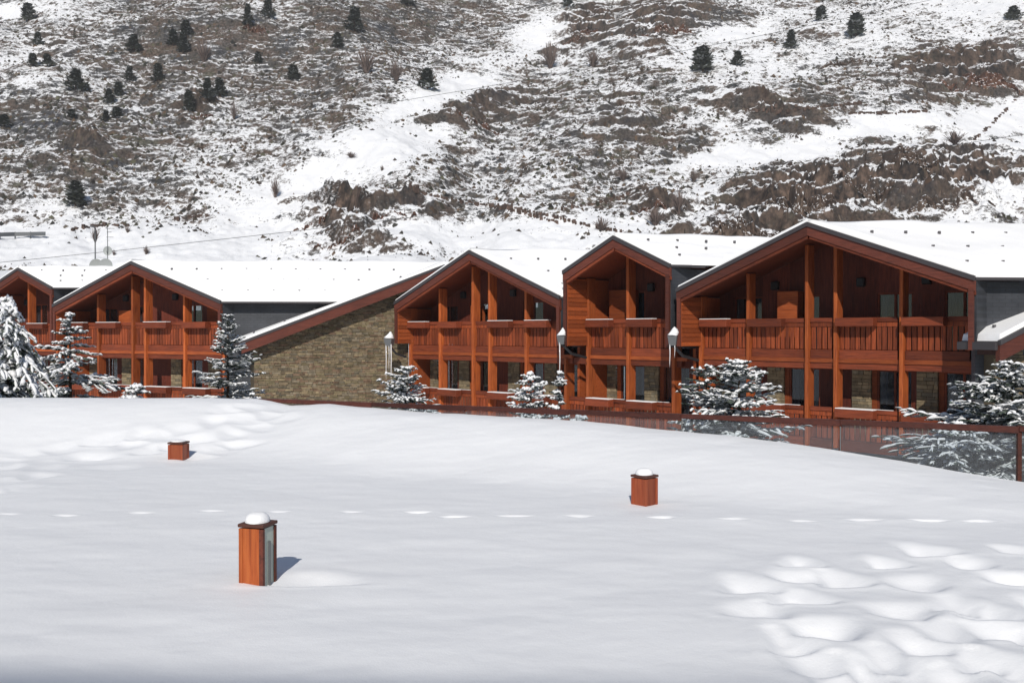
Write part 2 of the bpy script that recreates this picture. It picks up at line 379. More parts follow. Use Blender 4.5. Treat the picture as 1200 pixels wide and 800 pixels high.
# retaining wall of the raised garden
mb = MB(); xs = [-22, -14, RA[0], 0, 3, RB[0], 9, 14, 22]
for x0, x1 in zip(xs[:-1], xs[1:]):
    y0, y1 = float(rail_y(x0)), float(rail_y(x1))
    z0, z1 = (min(-1.55, float(np.interp(x, ex, ez))-0.3) for x in (x0, x1))
    mb.hexa([(x0, y0-0.3, -4.2), (x1, y1-0.3, -4.2), (x1, y1+0.02, -4.2), (x0, y0+0.02, -4.2)], [(x0, y0-0.3, z0), (x1, y1-0.3, z1), (x1, y1+0.02, z1), (x0, y0+0.02, z0)])
mb.build('terrace_wall', M['concrete'], kind='structure')

# ------------------------------------------------------------------ lower ground and hillside
def ground_z(X, Y):
    d = np.maximum(Y - rail_y(X), 0)
    return -1.95 - 1.6*ss(0, 12, d) + 0.15*fbm(X*0.3, Y*0.3, 3)
gx, gy = np.meshgrid(np.linspace(-90, 90, 260), np.concatenate([np.linspace(-60, 8, 12), np.linspace(9, 62, 150)]))
link('snow_covered_ground', grid_mesh('snow_covered_ground', gx, gy, ground_z(gx, gy)-0.0-(gy < 9)*0.8, M['snow']), kind='structure')

def hill_base(X, Y):
    z = np.interp(Y, [40, 55, 80, 110, 150, 175, 205, 600], [-3.9, -3.2, 0.0, 5.0, 12.4, 23.0, 40.5, 40.5+395*0.63])
    return z
def hill_z(X, Y):
    k = ss(120, 175, Y)
    z = hill_base(X, Y) + k*(11*fbm(X/75+3.1, Y/90+1.7, 3) + 3.0*fbm(X/18+0.35*Y/18, Y/26, 3) ) + (0.25+0.75*k)*0.9*fbm(X/5, Y/6.5, 4, 0.6)*ss(48, 70, Y)
    # rounded shoulder running down from the upper left, gully beside it
    a = X/Y
    z = z + k*4.0*np.exp(-((a+0.14+0.0006*(Y-200))/0.06)**2) - k*3.0*np.exp(-((a+0.02-0.0008*(Y-200))/0.035)**2)
    return z
def hit_hill(px, py, lo=100.0, step=0.5):
    Ys = np.arange(lo, 480, step); Xs = (px-600)/F_PX*Ys; zs = (HOR-py)/F_PX*Ys
    h = hill_z(Xs, Ys); i = np.argmax(h > zs)
    if not (h > zs).any(): i = len(Ys)-1
    return float(Xs[i]), float(Ys[i]), float(h[i])
# cover maps: gaussian patches (cx, cy, rx, ry, angle deg, amount) in the view of the hillside
SNOWY = [(180, 290, 240, 20, 0, 1.0), (330, 250, 60, 40, -20, .8), (400, 205, 90, 22, -25, 1.0), (450, 170, 75, 16, -8, .9), (505, 112, 62, 16, -20, 1.0), (330, 215, 40, 30, 0, .5),
         (560, 275, 130, 16, 5, .9), (640, 215, 50, 10, 0, .3), (640, 36, 38, 16, -30, .9), (870, 185, 70, 12, -12, 1.0), (950, 168, 75, 14, -12, 1.0), (1060, 145, 70, 13, -6, 1.0), (1160, 145, 60, 20, -30, .9),
         (1170, 245, 50, 14, -22, 1.0), (870, 40, 40, 10, -15, .8), (800, 70, 60, 12, 0, .35), (700, 260, 110, 12, 0, .7), (840, 160, 30, 60, 0, .3), (930, 70, 60, 20, -20, .4), (15, 12, 40, 8, -5, 1.0), (30, 80, 40, 30, 0, .4), (400, 290, 60, 20, 0, .5), (1150, 10, 90, 20, 0, .5), (1040, 40, 120, 20, 0, .35), (820, 235, 20, 20, 0, .6), (1190, 180, 30, 20, -30, .7), (50, 250, 90, 14, 0, .4)]
DENSE_AND_SHADE = [(110, 130, 170, 75, -15, .55), (60, 180, 110, 45, 0, .35), (330, 90, 150, 60, 0, .35), (440, 30, 90, 45, 0, .65), (540, 40, 80, 30, 0, .45), (600, 130, 110, 35, -15, .3), (690, 150, 90, 50, 0, .3), (650, 210, 70, 22, 0, .5), (780, 110, 60, 60, 0, .25), (900, 130, 60, 20, 10, .5),  # left and top middle patches darken the slope with scrub in place of shade
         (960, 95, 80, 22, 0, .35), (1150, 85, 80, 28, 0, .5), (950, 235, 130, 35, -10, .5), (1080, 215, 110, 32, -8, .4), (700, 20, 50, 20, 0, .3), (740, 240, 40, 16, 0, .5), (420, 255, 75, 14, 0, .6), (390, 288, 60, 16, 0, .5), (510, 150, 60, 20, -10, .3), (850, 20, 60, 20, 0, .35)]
ROCKY = [(395, 252, 55, 13, 0, 1.0), (450, 243, 45, 10, 0, .8), (400, 285, 55, 12, 0, .7), (680, 35, 45, 20, -35, .8), (770, 30, 60, 22, -20, .6), (560, 130, 60, 18, -15, .5), (900, 130, 60, 15, 10, .7), (1140, 85, 80, 24, 0, .8), (950, 242, 150, 40, -12, 1.0), (1105, 218, 120, 36, 0, .95), (730, 145, 40, 30, 0, .35), (770, 245, 30, 18, 0, .7), (60, 60, 40, 10, 10, .3), (230, 130, 20, 8, 0, .8), (110, 175, 30, 8, 0, .6)]
def blobs(L, px, py):
    r = np.zeros_like(px)
    for cx, cy, rx, ry, an, am in L:
        c, s = math.cos(rad(an)), math.sin(rad(an)); dx = px-cx; dy = py-cy
        u = (dx*c+dy*s)/rx; v = (-dx*s+dy*c)/ry
        r = np.maximum(r, am*np.exp(-(u*u+v*v)**1.3*0.7))
    return r
def cover(X, Y, Z):
    px = 600+F_PX*X/Y; py = HOR-F_PX*Z/Y
    w = 22*fbm(X/14, Y/18+Z/14, 3); w2 = 14*fbm(X/11+9, Y/14, 3)
    qx = px+w; qy = py+w2
    d = 0.50 + blobs(DENSE_AND_SHADE, qx, qy)*0.28 + 0.12*fbm(X/7, Y/8, 3) - blobs(SNOWY, qx, qy)*0.50 + 0.12*fbm(X/28, Y/40, 3)
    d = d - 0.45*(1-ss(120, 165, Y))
    return np.clip(d, 0, 1), np.clip(blobs(ROCKY, qx, qy), 0, 1)
aa = np.concatenate([np.linspace(-1.1, -0.62, 40)[:-1], np.linspace(-0.62, 0.62, 700), np.linspace(0.62, 1.1, 40)[1:]])
yy = np.concatenate([np.linspace(46, 120, 40)[:-1], np.linspace(120, 330, 470), np.linspace(330, 480, 60)[1:]])
AG, HY = np.meshgrid(aa, yy); HX = AG*HY; HZ = hill_z(HX, HY)
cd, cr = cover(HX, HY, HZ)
# rocky ground breaks into ledges
def relief(X, Y, Z, d, r):
    k = ss(118, 150, Y)
    q = Z/5.5 + 1.1*fbm(X/16+5, Y/16, 4, 0.55) + 0.25*X/60
    fl = np.floor(q); fr = q-fl
    step = fl + ss(0.0, 0.30, fr)*0.85 + 0.15*fr
    cliff = np.clip(r*1.4, 0, 1)*(step-q)*6.5*(0.6+0.8*np.abs(fbm(X/9, Y/9+3, 2)))
    q2 = Z/1.7 + 0.9*fbm(X/5.5+2, Y/5+7, 4, 0.6); f2 = q2-np.floor(q2)
    ledge = (np.clip(d-0.35, 0, .5)*1.1)*(ss(0.0, 0.3, f2)-f2)*1.7*(0.3+1.6*np.abs(vnoise(X/7, Y/7)))
    rug = (0.10+np.clip(d, 0, 1)*0.75)*1.05*fbm(X/2.1, Y/1.9, 3, 0.6)
    return k*(cliff + ledge + rug + r*3.6*np.abs(fbm(X/4.5, Y/2.8, 4, 0.62)))
hill0 = hill_z
HZ = HZ + relief(HX, HY, HZ, cd, cr)
def hill_z(X, Y):
    X = np.asarray(X, float); Y = np.asarray(Y, float); Z = hill0(X, Y); d, r = cover(X, Y, Z)
    return Z + relief(X, Y, Z, d, r)
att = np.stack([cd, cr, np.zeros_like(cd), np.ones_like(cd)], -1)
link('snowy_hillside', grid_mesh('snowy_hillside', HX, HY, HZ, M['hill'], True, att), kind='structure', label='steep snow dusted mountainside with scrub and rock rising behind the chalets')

# scrub tufts, tens of thousands: one mesh
def scrub_mesh():
    rs = np.random.RandomState(3); N = 170000
    a = rs.uniform(-0.66, 0.66, N); Y = rs.uniform(128, 330, N); X = a*Y; Z = hill_z(X, Y)
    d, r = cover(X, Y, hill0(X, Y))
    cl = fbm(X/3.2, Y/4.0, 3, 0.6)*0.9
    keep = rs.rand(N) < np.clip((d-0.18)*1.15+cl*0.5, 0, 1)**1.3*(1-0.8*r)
    X, Y, Z, d, r = X[keep], Y[keep], Z[keep], d[keep], r[keep]; n = len(X)
    k = 5; ang = rs.uniform(0, 6.28, (n, 1)) + np.arange(k)*2*np.pi/k + rs.uniform(-.4, .4, (n, k))
    size = (0.13+0.50*rs.rand(n)**3.4)*(0.75+0.5*d)
    rad_ = size[:, None]*rs.uniform(0.45, 1.15, (n, k))
    hx = X[:, None]+np.cos(ang)*rad_*1.25; hy = Y[:, None]+np.sin(ang)*rad_
    hz = hill_z(hx, hy)-0.12+ rs.uniform(0, .3, (n, k))*size[:, None]
    top = np.stack([X+rs.uniform(-.3, .3, n)*size, Y+rs.uniform(-.3, .3, n)*size, hill_z(X, Y)+size*rs.uniform(0.5, 1.25, n)], -1)
    co = np.concatenate([np.stack([hx, hy, hz], -1), top[:, None, :]], 1).reshape(-1, 3)
    b = (np.arange(n)*(k+1))[:, None]
    tri = np.stack([np.stack([b[:, 0]+i, b[:, 0]+(i+1) % k, b[:, 0]+k], -1) for i in range(k)], 1).reshape(-1, 3)
    me = bpy.data.meshes.new('scrub'); me.vertices.add(len(co)); me.vertices.foreach_set('co', co.astype(np.float32).ravel())
    me.loops.add(tri.size); me.loops.foreach_set('vertex_index', tri.ravel().astype(np.int32))
    me.polygons.add(len(tri)); me.polygons.foreach_set('loop_start', np.arange(0, tri.size, 3, dtype=np.int32)); me.update(calc_edges=True)
    pal = np.array([(0.15, 0.12, 0.09), (0.11, 0.09, 0.08), (0.17, 0.115, 0.075), (0.13, 0.125, 0.08), (0.075, 0.075, 0.065), (0.2, 0.17, 0.135)])
    c = pal[rs.randint(0, 6, n)]*rs.uniform(.2, .8, (n, 1))
    c = c*(1-r[:, None]*.5)+np.array([0.07, 0.04, 0.03])*r[:, None]*.5
    col = np.concatenate([np.repeat(c, k+1, 0), np.ones((n*(k+1), 1))], 1)
    at = me.color_attributes.new('tone', 'FLOAT_COLOR', 'POINT'); at.data.foreach_set('color', col.astype(np.float32).ravel())
    me.materials.append(M['scrub']); return me
link('hillside_scrub', scrub_mesh(), kind='stuff', label='low brown scrub and dry grass poking through the snow on the mountainside', category='scrub') if False else None
o = link('hillside_scrub', scrub_mesh()); setp(o, 'low brown scrub poking through the snow all over the mountainside', 'scrub', None, 'stuff')

# rock outcrops on the hillside
def outcrop(px, py, wpx, hpx, m, label, seed, tilt=0.0):
    X0, Y0, Z0 = hit_hill(px, py+hpx*0.5)
    w = wpx/F_PX*Y0; h = hpx/F_PX*Y0
    na, nb = 90, 36
    A, B = np.meshgrid(np.linspace(-1, 1, na), np.linspace(0, 1, nb))
    s = seed*13.7
    prof = np.clip(1-np.abs(A)**2.2, 0, 1)**0.6*(0.72+0.75*fbm(A*3+s, A*0+s, 4, 0.6))
    Xw = X0 + A*w*0.5 + 0.6*fbm(A*w/3+s, B*h/3, 3)
    bumpy = fbm(A*w/2.2+s, B*h/1.8+s, 4, 0.6)
    face = B/0.78
    up = np.where(B < 0.78, face, 1.0+0.04*(B-0.78)/0.22)
    Yc = Y0 + h*0.35*np.minimum(face, 1)*prof + np.where(B > 0.78, (B-0.78)/0.22*h*1.9*prof, 0) + 1.5*bumpy*np.sin(np.pi*np.clip(B*1.05, 0, 1)) - 1.3*np.abs(fbm(A*w/1.6+s, B*h/3.5, 4, .65))
    zb = hill_z(Xw, np.full_like(Xw, Y0)) - 0.6
    Zc = zb + up*h*.65*prof + tilt*A*h + 1.0*fbm(A*w/1.8+s*2, B*h/1.2, 4, .65)*np.sin(np.pi*B)
    last = B >= 0.999
    Zc = np.where(last, np.minimum(Zc, hill_z(Xw, Yc)-0.4), Zc)
    me = grid_mesh('rock_outcrop', Xw-X0, Yc-Y0, Zc-Z0, m, False)
    o = link('rock_outcrop', me, loc=(X0, Y0, Z0)); setp(o, label, 'rock outcrop', 'rock outcrops on the mountainside')
for a in [
    (372, 256, 56, 17, 'rock_red', 'reddish cliff ledge jutting from clean snow above the long chalet roof', 1),
    (450, 247, 80, 14, 'rock_red', 'low red brown rock band right of the reddish cliff ledge', 2),
    (392, 282, 60, 13, 'rock_red', 'broken dark red rocks just above the stone house roof ridge', 3),
    (678, 38, 46, 26, 'rock_red', 'slanting rust coloured rock slabs high in the middle of the slope', 4),
    (775, 24, 80, 24, 'rock_red', 'rusty rock band at the top edge right of the middle', 5),
    (872, 252, 90, 40, 'rock_grey', 'dark crag directly behind the tall narrow chalet roof', 6),
    (940, 222, 90, 50, 'rock_grey', 'biggest brown crag right above the widest chalet gable', 7),
    (1050, 185, 90, 40, 'rock_grey', 'upper dark crag below the smooth snow terrace on the right', 8),
    (1010, 215, 70, 34, 'rock_grey', 'small crag wedged between the two biggest crags', 9),
    (1115, 228, 110, 34, 'rock_grey', 'wide dark crag right of the widest chalet ridge', 10),
    (1150, 88, 100, 34, 'rock_red', 'brown cliff near the right edge high on the slope', 11),
    (768, 236, 46, 20, 'rock_red', 'isolated rusty rock amid bare shrubs above the tall chalet', 12),
    (985, 70, 60, 18, 'rock_grey', 'faint rounded rock below the solitary dark pine', 13),
    (238, 134, 30, 13, 'rock_red', 'little red rock under a group of three dark conifers', 14),
    (300, 28, 26, 26, 'rock_red', 'rock rib beside conifers at the top left of the slope', 15),
    (560, 142, 60, 14, 'rock_red', 'rust tinted ground ledge in the middle of the slope', 16)]:
    outcrop(a[0], a[1], a[2], a[3], M[a[4]], a[5], a[6])
# terrace walls / paths: dark broken lines on the slope, built as dry stone walls
def dry_wall(pts, label, hgt=0.7):
    rr = random.Random(len(label)); mb = MB(); P = []
    for (x0, y0), (x1, y1) in zip(pts[:-1], pts[1:]):
        n = max(2, int(abs(x1-x0)/2.2))
        for i in range(n): P.append((x0+(x1-x0)*i/n, y0+(y1-y0)*i/n))
    for (x, y) in P:
        X, Y, Z = hit_hill(x, y)
        if rr.random() < 0.2: continue
        g = rr.uniform(0.5, 1.2); w = rr.uniform(.25, .45)*2.2/F_PX*Y*1.3; h = hgt*rr.uniform(.2, .7); w *= 1.5
        cx, cy = X+rr.uniform(-.2, .2), Y+rr.uniform(-.2, .3)
        bot = [(cx+dx*w*rr.uniform(.8, 1.2), cy+dy*0.35, Z-0.5) for dx, dy in ((-1, -1), (1, -1), (1, 1), (-1, 1))]
        top = [(p[0]*0.9+cx*0.1, p[1]*0.9+cy*0.1, Z+h*rr.uniform(.8, 1.1)) for p in bot]
        mb.hexa(bot, top, (0.10*g, 0.068*g, 0.055*g))
    o = mb.build('dry_stone_wall', M['scrub']); setp(o, label, 'stone wall', 'old terrace walls on the mountainside')
dry_wall([(482, 225), (540, 238), (600, 245), (650, 256), (690, 266), (740, 276)], 'long old terrace wall descending across the middle of the slope', 0.9)
dry_wall([(575, 243), (610, 250), (655, 262)], 'short second terrace wall just under the long descending one', 0.9)
dry_wall([(660, 246), (700, 240), (740, 228)], 'terrace wall climbing right toward the isolated rusty rock', 0.7)
dry_wall([(85, 270), (120, 265), (155, 265)], 'low dark wall in snow behind the street lamp at left', 0.7)
dry_wall([(205, 258), (230, 255), (250, 253)], 'tiny reddish wall fragment in snow above the long roof', 0.6)
dry_wall([(870, 130), (905, 133), (955, 128), (1010, 122)], 'wavy terrace wall on the upper right slope', 0.6)
dry_wall([(995, 134), (1050, 134), (1085, 131)], 'thin wall on the smooth snow terrace at right', 0.6)
dry_wall([(1140, 165), (1160, 148), (1185, 122), (1195, 108)], 'dark fence line climbing steeply near the right edge', 0.6)

# ------------------------------------------------------------------ conifers and bushes on the hillside
def conifer_meshes(seed):
    rr = random.Random(seed); mb = MB()
    for i in range(420):
        t = rr.random()**0.85; z = 0.06+t*0.92; rmax = 0.34*(1-t)**0.6*(1+0.25*math.sin(7*t+seed))+0.03
        a = rr.uniform(0, 6.28); r = rmax*rr.uniform(0.35, 1.05)
        c = Vector((math.cos(a)*r, math.sin(a)*r, z)); L = rr.uniform(.08, .16)
        d = Vector((math.cos(a+rr.uniform(-.5, .5)), math.sin(a+rr.uniform(-.5, .5)), rr.uniform(-.1, .6))).normalized()*L
        s = Vector((-d.y, d.x, rr.uniform(-.05, .05)))*0.7
        g = rr.uniform(.5, 1.25)
        mb.poly([c-d*.5-s, c-d*.5+s, c+d], [(0, 1, 2)], (0.085*g, 0.095*g, 0.075*g) if rr.random() < .84 else (.4*g, .42*g, .42*g))
    crown = mb.mesh('crown', M['needles'])
    tk = MB().tube([(0, 0, -0.1), (0, 0, 0.5), (0, 0, 0.95)], [0.03, 0.02, 0.006], 5).mesh('trunk', M['bark'])
    return crown, tk
CP = [conifer_meshes(s) for s in range(4)]
CON = [(90, 95, 22, 20, 'broad dark conifer on the shaded left slope, biggest of that patch'),
 (57, 73, 14, 12, 'small conifer left of the broad dark one on the left slope'), (40, 71, 14, 11, 'leftmost small conifer in the middle of the left slope'),
 (35, 16, 20, 15, 'conifer near the top left corner beside a snowy strip'), (46, 48, 14, 10, 'small conifer below the top left corner conifer'),
 (158, 53, 18, 14, 'lone rounded conifer between two upper left groups'), (204, 46, 18, 12, 'left tree of the upper trio on the left slope'), (219, 35, 16, 12, 'top tree of the upper trio on the left slope'), (216, 54, 22, 13, 'lowest tree of the upper trio on the left slope'),
 (153, 89, 16, 10, 'small conifer between the broad dark one and the stocky one'), (186, 88, 20, 13, 'stocky conifer left of centre of the left slope'), (140, 106, 16, 12, 'upper tree of the pair under the small conifers'), (129, 114, 16, 12, 'lower tree of the pair under the small conifers'),
 (125, 137, 12, 9, 'low dark bush like conifer under the leaning pair'), (138, 134, 10, 13, 'squat conifer touching the low bush like one'),
 (222, 121, 24, 13, 'left tree of three conifers above the little red rock'), (244, 107, 24, 14, 'middle tree of three conifers above the little red rock'), (258, 105, 20, 14, 'right tree of three conifers above the little red rock'),
 (344, 87, 16, 14, 'lone conifer right of the trees above the little red rock'), (89, 230, 28, 22, 'big lone conifer low on the left slope above the guard rail'),
 (291, 20, 24, 11, 'left conifer of the cluster on the top rock rib'), (315, 11, 22, 12, 'right conifer of the cluster on the top rock rib'), (303, 70, 12, 9, 'tiny dark conifer under the top rock rib'), (396, 50, 16, 12, 'conifer at the left end of the dark upper middle slope'), (416, 25, 26, 18, 'tall dark conifer on the dark upper middle slope'),
 (501, 95, 22, 19, 'solitary conifer on the bright snow patch in the middle'), (665, 4, 12, 12, 'conifer cut by the top edge in the middle'),
 (823, 71, 28, 24, 'broad conifer on the upper right slope, left of the group'), (864, 70, 16, 14, 'small rounded conifer right of the broad one'), (926, 48, 20, 13, 'slim conifer in the middle of the upper right slope'), (961, 18, 16, 14, 'small pale conifer near the top right of centre'), (1002, 31, 26, 20, 'darkest pine standing alone at the top right'), (1186, 17, 14, 16, 'conifer in the top right corner'), (6, 142, 12, 14, 'low conifer at the left edge of the slope'), (478, 2, 10, 16, 'conifer tip at the top edge left of the middle'), (85, 134, 10, 9, 'tiny low conifer under the broad dark one')]
for i, (x, y, h, w, lab) in enumerate(CON):
    X, Y, Z = hit_hill(x, y+h*0.5); H = h/F_PX*Y*1.08; s = w/F_PX*Y/0.62*1.05
    o = thing('conifer', lab, 'conifer', (X, Y, Z-0.1), i*1.7, 'conifers scattered over the mountainside'); o.scale = (s, s, H)
    link('crown', CP[i % 4][0], o); link('trunk', CP[i % 4][1], o)
def bare_mesh(seed):
    rr = random.Random(seed); mb = MB()
    for i in range(150):
        a = rr.uniform(0, 6.28); s = rr.uniform(0, .9); b = Vector((math.cos(a)*0.05, math.sin(a)*.05, rr.uniform(0, .3)))
        e = Vector((math.cos(a)*s*.55, math.sin(a)*s*.55, rr.uniform(.35, 1.0)*(1-s*.35))); q = Vector((rr.uniform(-1, 1), rr.uniform(-1, 1), 0)).normalized()*0.018
        g = rr.uniform(.6, 1.2); mb.poly([b-q, b+q, e+q*.5, e-q*.5], [(0, 1, 2, 3)], (0.17*g, 0.13*g, 0.115*g))
    return mb.mesh('bare_shrub', M['scrub'])
BM = [bare_mesh(s) for s in range(3)]
BARE = [(645, 65, 34, 26, 'grey leafless shrub beside the slanting rust coloured slabs'), (695, 68, 24, 22, 'second leafless shrub just right of the grey one at the slabs'), (430, 70, 36, 26, 'reddish leafless thicket on the dark upper middle slope'), (465, 85, 26, 22, 'pale leafless shrub left of the solitary middle conifer'),
 (795, 235, 34, 22, 'tall leafless shrub right of the isolated rusty rock'), (768, 252, 24, 26, 'leafless shrub in front of the isolated rusty rock'), (813, 205, 18, 14, 'small leafless bush on the snow above the tall chalet'), (323, 218, 28, 14, 'leafless shrub at the edge of the smooth middle snowfield'), (1118, 165, 18, 30, 'rounded brown bush on the upper dark crag'), (275, 130, 22, 12, 'faint leafless tree right of the three left conifers'),
 (172, 292, 12, 10, 'small round bare bush standing in snow behind the gable peak'), (134, 296, 8, 6, 'tiny bare bush right of the satellite dishes'), (412, 183, 8, 16, 'low faint bush on the smooth middle snowfield'), (448, 198, 8, 6, 'dark speck of bush on the smooth middle snowfield'), (240, 60, 30, 22, 'wispy leafless shrub right of the upper trio'), (705, 262, 18, 24, 'grey bare bush below the climbing terrace wall'), (730, 205, 18, 18, 'dull green brown bush left of the isolated rusty rock'), (150, 268, 10, 8, 'frosted bush right of the antenna mast')]
for i, (x, y, h, w, lab) in enumerate(BARE):
    X, Y, Z = hit_hill(x, y+h*0.5); H = h/F_PX*Y; s = w/F_PX*Y/0.9
    o = link('bare_shrub', BM[i % 3]); o.location = (X, Y, Z-0.1); o.rotation_euler = (0, 0, i*2.1); o.scale = (s, s, H)
    setp(o, lab, 'shrub', 'leafless shrubs on the mountainside')

# ------------------------------------------------------------------ chalets
GZ = -3.5
def chalet(name, A, e, W, ze, za, p, r, Lr, posts, label, lower_extra=(), side_bottom=-0.45, curt=True, cup=(), right_extend=0.0, Le=None, Lw=None, woff=0.5, S=1.0):
    Le = Lr if Le is None else Le; Lw = Le-0.3 if Lw is None else Lw
    ang = math.atan2(e[1], e[0]); T = thing(name, label, 'chalet', (A[0]*S, A[1]*S, 0), ang, 'timber chalets in a staggered row'); T.scale = (S, S, S)
    ca, sa = math.cos(ang), math.sin(ang); ru = r[0]*ca + r[1]*sa; rw = -r[0]*sa + r[1]*ca
    sl = (za-ze)/(W/2); cs = 1/math.sqrt(1+sl*sl); DB = p+1.12         # DB: depth of the back wall
    def roofz(u): return ze + sl*min(u, W-u)
    rt = 0.16
    # hood roof: prism along n, underside boards
    mb = MB()
    D2 = p+4.0
    for a, b in ((-0.02, W/2), (W/2, W+0.02)):
        za_, zb_ = roofz(max(a, 0)), roofz(min(b, W))
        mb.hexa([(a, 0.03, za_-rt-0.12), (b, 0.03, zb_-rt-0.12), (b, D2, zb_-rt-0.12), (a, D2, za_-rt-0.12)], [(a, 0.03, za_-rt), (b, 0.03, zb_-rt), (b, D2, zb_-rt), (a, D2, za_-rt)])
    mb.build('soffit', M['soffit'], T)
    # rake boards (two layers) left and right
    for (u0, u1) in ((-0.06, W/2), (W/2, W+0.06)):
        z0 = ze+sl*(-0.06) if u0 < W/2-0.1 else za; z1 = za if u0 < W/2-0.1 else ze-sl*0.06
        if u0 < W/2-0.1: z0, z1 = ze-sl*0.06, za
        MB().hexa([(u0, -0.05, z0-0.40), (u1, -0.05, z1-0.40), (u1, 0.04, z1-0.40), (u0, 0.04, z0-0.40)], [(u0, -0.05, z0-0.13), (u1, -0.05, z1-0.13), (u1, 0.04, z1-0.13), (u0, 0.04, z0-0.13)]).build('rake_board', M['fascia'], T)
        MB().hexa([(u0, -0.09, z0-0.13), (u1, -0.09, z1-0.13), (u1, 0.3, z1-0.13), (u0, 0.3, z0-0.13)], [(u0, -0.09, z0+0.0), (u1, -0.09, z1+0.0), (u1, 0.3, z1+0.0), (u0, 0.3, z0+0.0)]).build('rake_trim', M['edge'], T)
        MB().hexa([(u0+.05, -0.02, z0-0.50), (u1, -0.02, z1-0.50), (u1, 0.10, z1-0.50), (u0+.05, 0.10, z0-0.50)], [(u0+.05, -0.02, z0-0.40), (u1, -0.02, z1-0.40), (u1, 0.10, z1-0.40), (u0+.05, 0.10, z0-0.40)]).build('inner_rake_board', M['rail'], T)
    # right slope swept along r, ridge and back slope
    def roof_slab(c0, c1, c2, c3, z_off, th, nm, m):
        pts = [c0, c1, c2, c3]
        return MB().hexa([(x, y, z+z_off) for x, y, z in pts], [(x, y, z+z_off+th) for x, y, z in pts])
    Bp = (W/2, 0, za); Cp = (W, 0, ze); sw = lambda P, t: (P[0]+ru*t, P[1]+rw*t, P[2])
    roof_slab(sw(Bp, .0), sw(Cp, .0), sw(Cp, Le), sw(Bp, Lr), -0.14, 0.12, 'roof', M['edge']).build('roof', M['edge'], T)
    # back slope beyond the ridge
    n2 = (-rw, ru)                      # horizontal, perpendicular to r (away)
    if n2[1] < 0: n2 = (rw, -ru)
    bk = 3.6; pit = (za-ze)/abs((W/2)*n2[0]) if abs((W/2)*n2[0]) > .5 else 0.4
    pit = min(pit, 0.55)
    e0 = sw(Bp, min(Lr-.3, (DB+.25)/rw)); e1 = sw(Bp, Lr)
    d0 = (e0[0]+n2[0]*bk, e0[1]+n2[1]*bk, za-bk*pit); d1 = (e1[0]+n2[0]*bk, e1[1]+n2[1]*bk, za-bk*pit)
    roof_slab(e0, e1, d1, d0, -0.14, 0.12, 'roof', M['edge']).build('roof', M['edge'], T)
    # snow: a slightly lumpy sheet on the right slope
    na, nb = max(8, int(Lr*5)), 26
    Sg, Qg = np.meshgrid(np.linspace(0, 1, na), np.linspace(-0.0, 1.0, nb))
    def snow_sheet(P0, P1, nm, th=0.10, L=Lr, sd=0):
        ov = 0.45 if Le < Lr else 0.0
        s = Sg*(Lr+ov+(Le-Lr)*Qg)
        X_ = P0[0]+(P1[0]-P0[0])*Qg + ru*s; Y_ = P0[1]+(P1[1]-P0[1])*Qg + rw*s; Z_ = P0[2]+(P1[2]-P0[2])*Qg
        edge = np.minimum(ss(0, 0.10, np.minimum(Qg, 1-Qg)*W/2+0.0), 1)
        Z_ = Z_ + 0.005 + (th + 0.10*fbm(s*0.55+sd, Qg*3, 4))*np.minimum(1, 0.35+edge)
        # skirt
        Zs = np.vstack([Z_[:1]*0+P0[2]-0.03, Z_, Z_[:1]*0+P1[2]-0.05]); Xs_ = np.vstack([X_[:1], X_, X_[-1:]]); Ys_ = np.vstack([Y_[:1], Y_, Y_[-1:]])
        c0x, c0y = Xs_[:, :1], Ys_[:, :1]; c0z = np.vstack([[P0[2]-.03], (P0[2]+(P1[2]-P0[2])*Qg[:, :1])-0.03, [P1[2]-.05]])
        Xs_ = np.hstack([c0x, Xs_]); Ys_ = np.hstack([c0y, Ys_]); Zs = np.hstack([c0z, Zs])
        Xs_ = np.hstack([Xs_, Xs_[:, -1:]]); Ys_ = np.hstack([Ys_, Ys_[:, -1:]]); Zs = np.hstack([Zs, Zs[:, -1:]-0.32])
        link('roof_snow', grid_mesh('roof_snow', Xs_, Ys_, Zs, M['roof_snow']), T)
    snow_sheet((W/2, -0.03, za), (W+0.03, -0.03, ze-sl*0.03), 's', sd=W)
    # back slope snow
    MB().hexa([(x, y, z+0.0) for x, y, z in (e0, e1, d1, d0)], [(x, y, z+0.035) for x, y, z in (e0, e1, d1, d0)]).build('roof_snow', M['roof_snow'], T)
    # left slope snow on the hood (seen as a thin white line along the left rake)
    lz0, lz1 = ze, za
    MB().hexa([(0.0, -0.06, lz0), (W/2, -0.06, lz1), (W/2, D2, lz1), (0.0, D2, lz0)], [(0.02, -0.03, lz0+0.07), (W/2, -0.03, lz1+0.10), (W/2, D2, lz1+0.10), (0.02, D2, lz0+0.07)]).build('roof_snow', M['roof_snow'], T)
    # hood side walls: boards inside, slate outside
    for side, u0, u1 in (('l', 0.0, 0.10), ('r', W-0.10, W)):
        out0, out1 = (-0.07, 0.0) if side == 'l' else (W, W+0.07)
        zt = ze-0.30; zb = side_bottom
        MB().box(u0, u1, 0.02, p+0.35, zb, zt).build('side_wall', M['panel'], T)
        MB().box(u0, u1, p+0.35, DB+0.1, GZ, zt).build('side_wall', M['panel'], T)
        MB().box(out0, out1, 0.06, D2, zb if side == 'l' else zb, ze-0.13-0.02).build('slate_side', M['slate'], T)
        MB().box(u0-0.03 if side == 'l' else u0, u1 if side == 'l' else u1+0.03, -0.06, 0.015, zb, ze-0.35).build('edge_board', M['fascia'], T)
        # horizontal board joints on the inner left face, built as proud boards
        if side == 'l':
            z = zb+0.01
            while z < zt-0.1:
                link('board', boxmesh(0.018, p-0.05, 0.135, M['panel'], 'board'), T, (u1, 0.04, z)); z += 0.15
    # slate wall under the swept eave
    s0 = (W+0.0-0.05+0.12, 0.45)
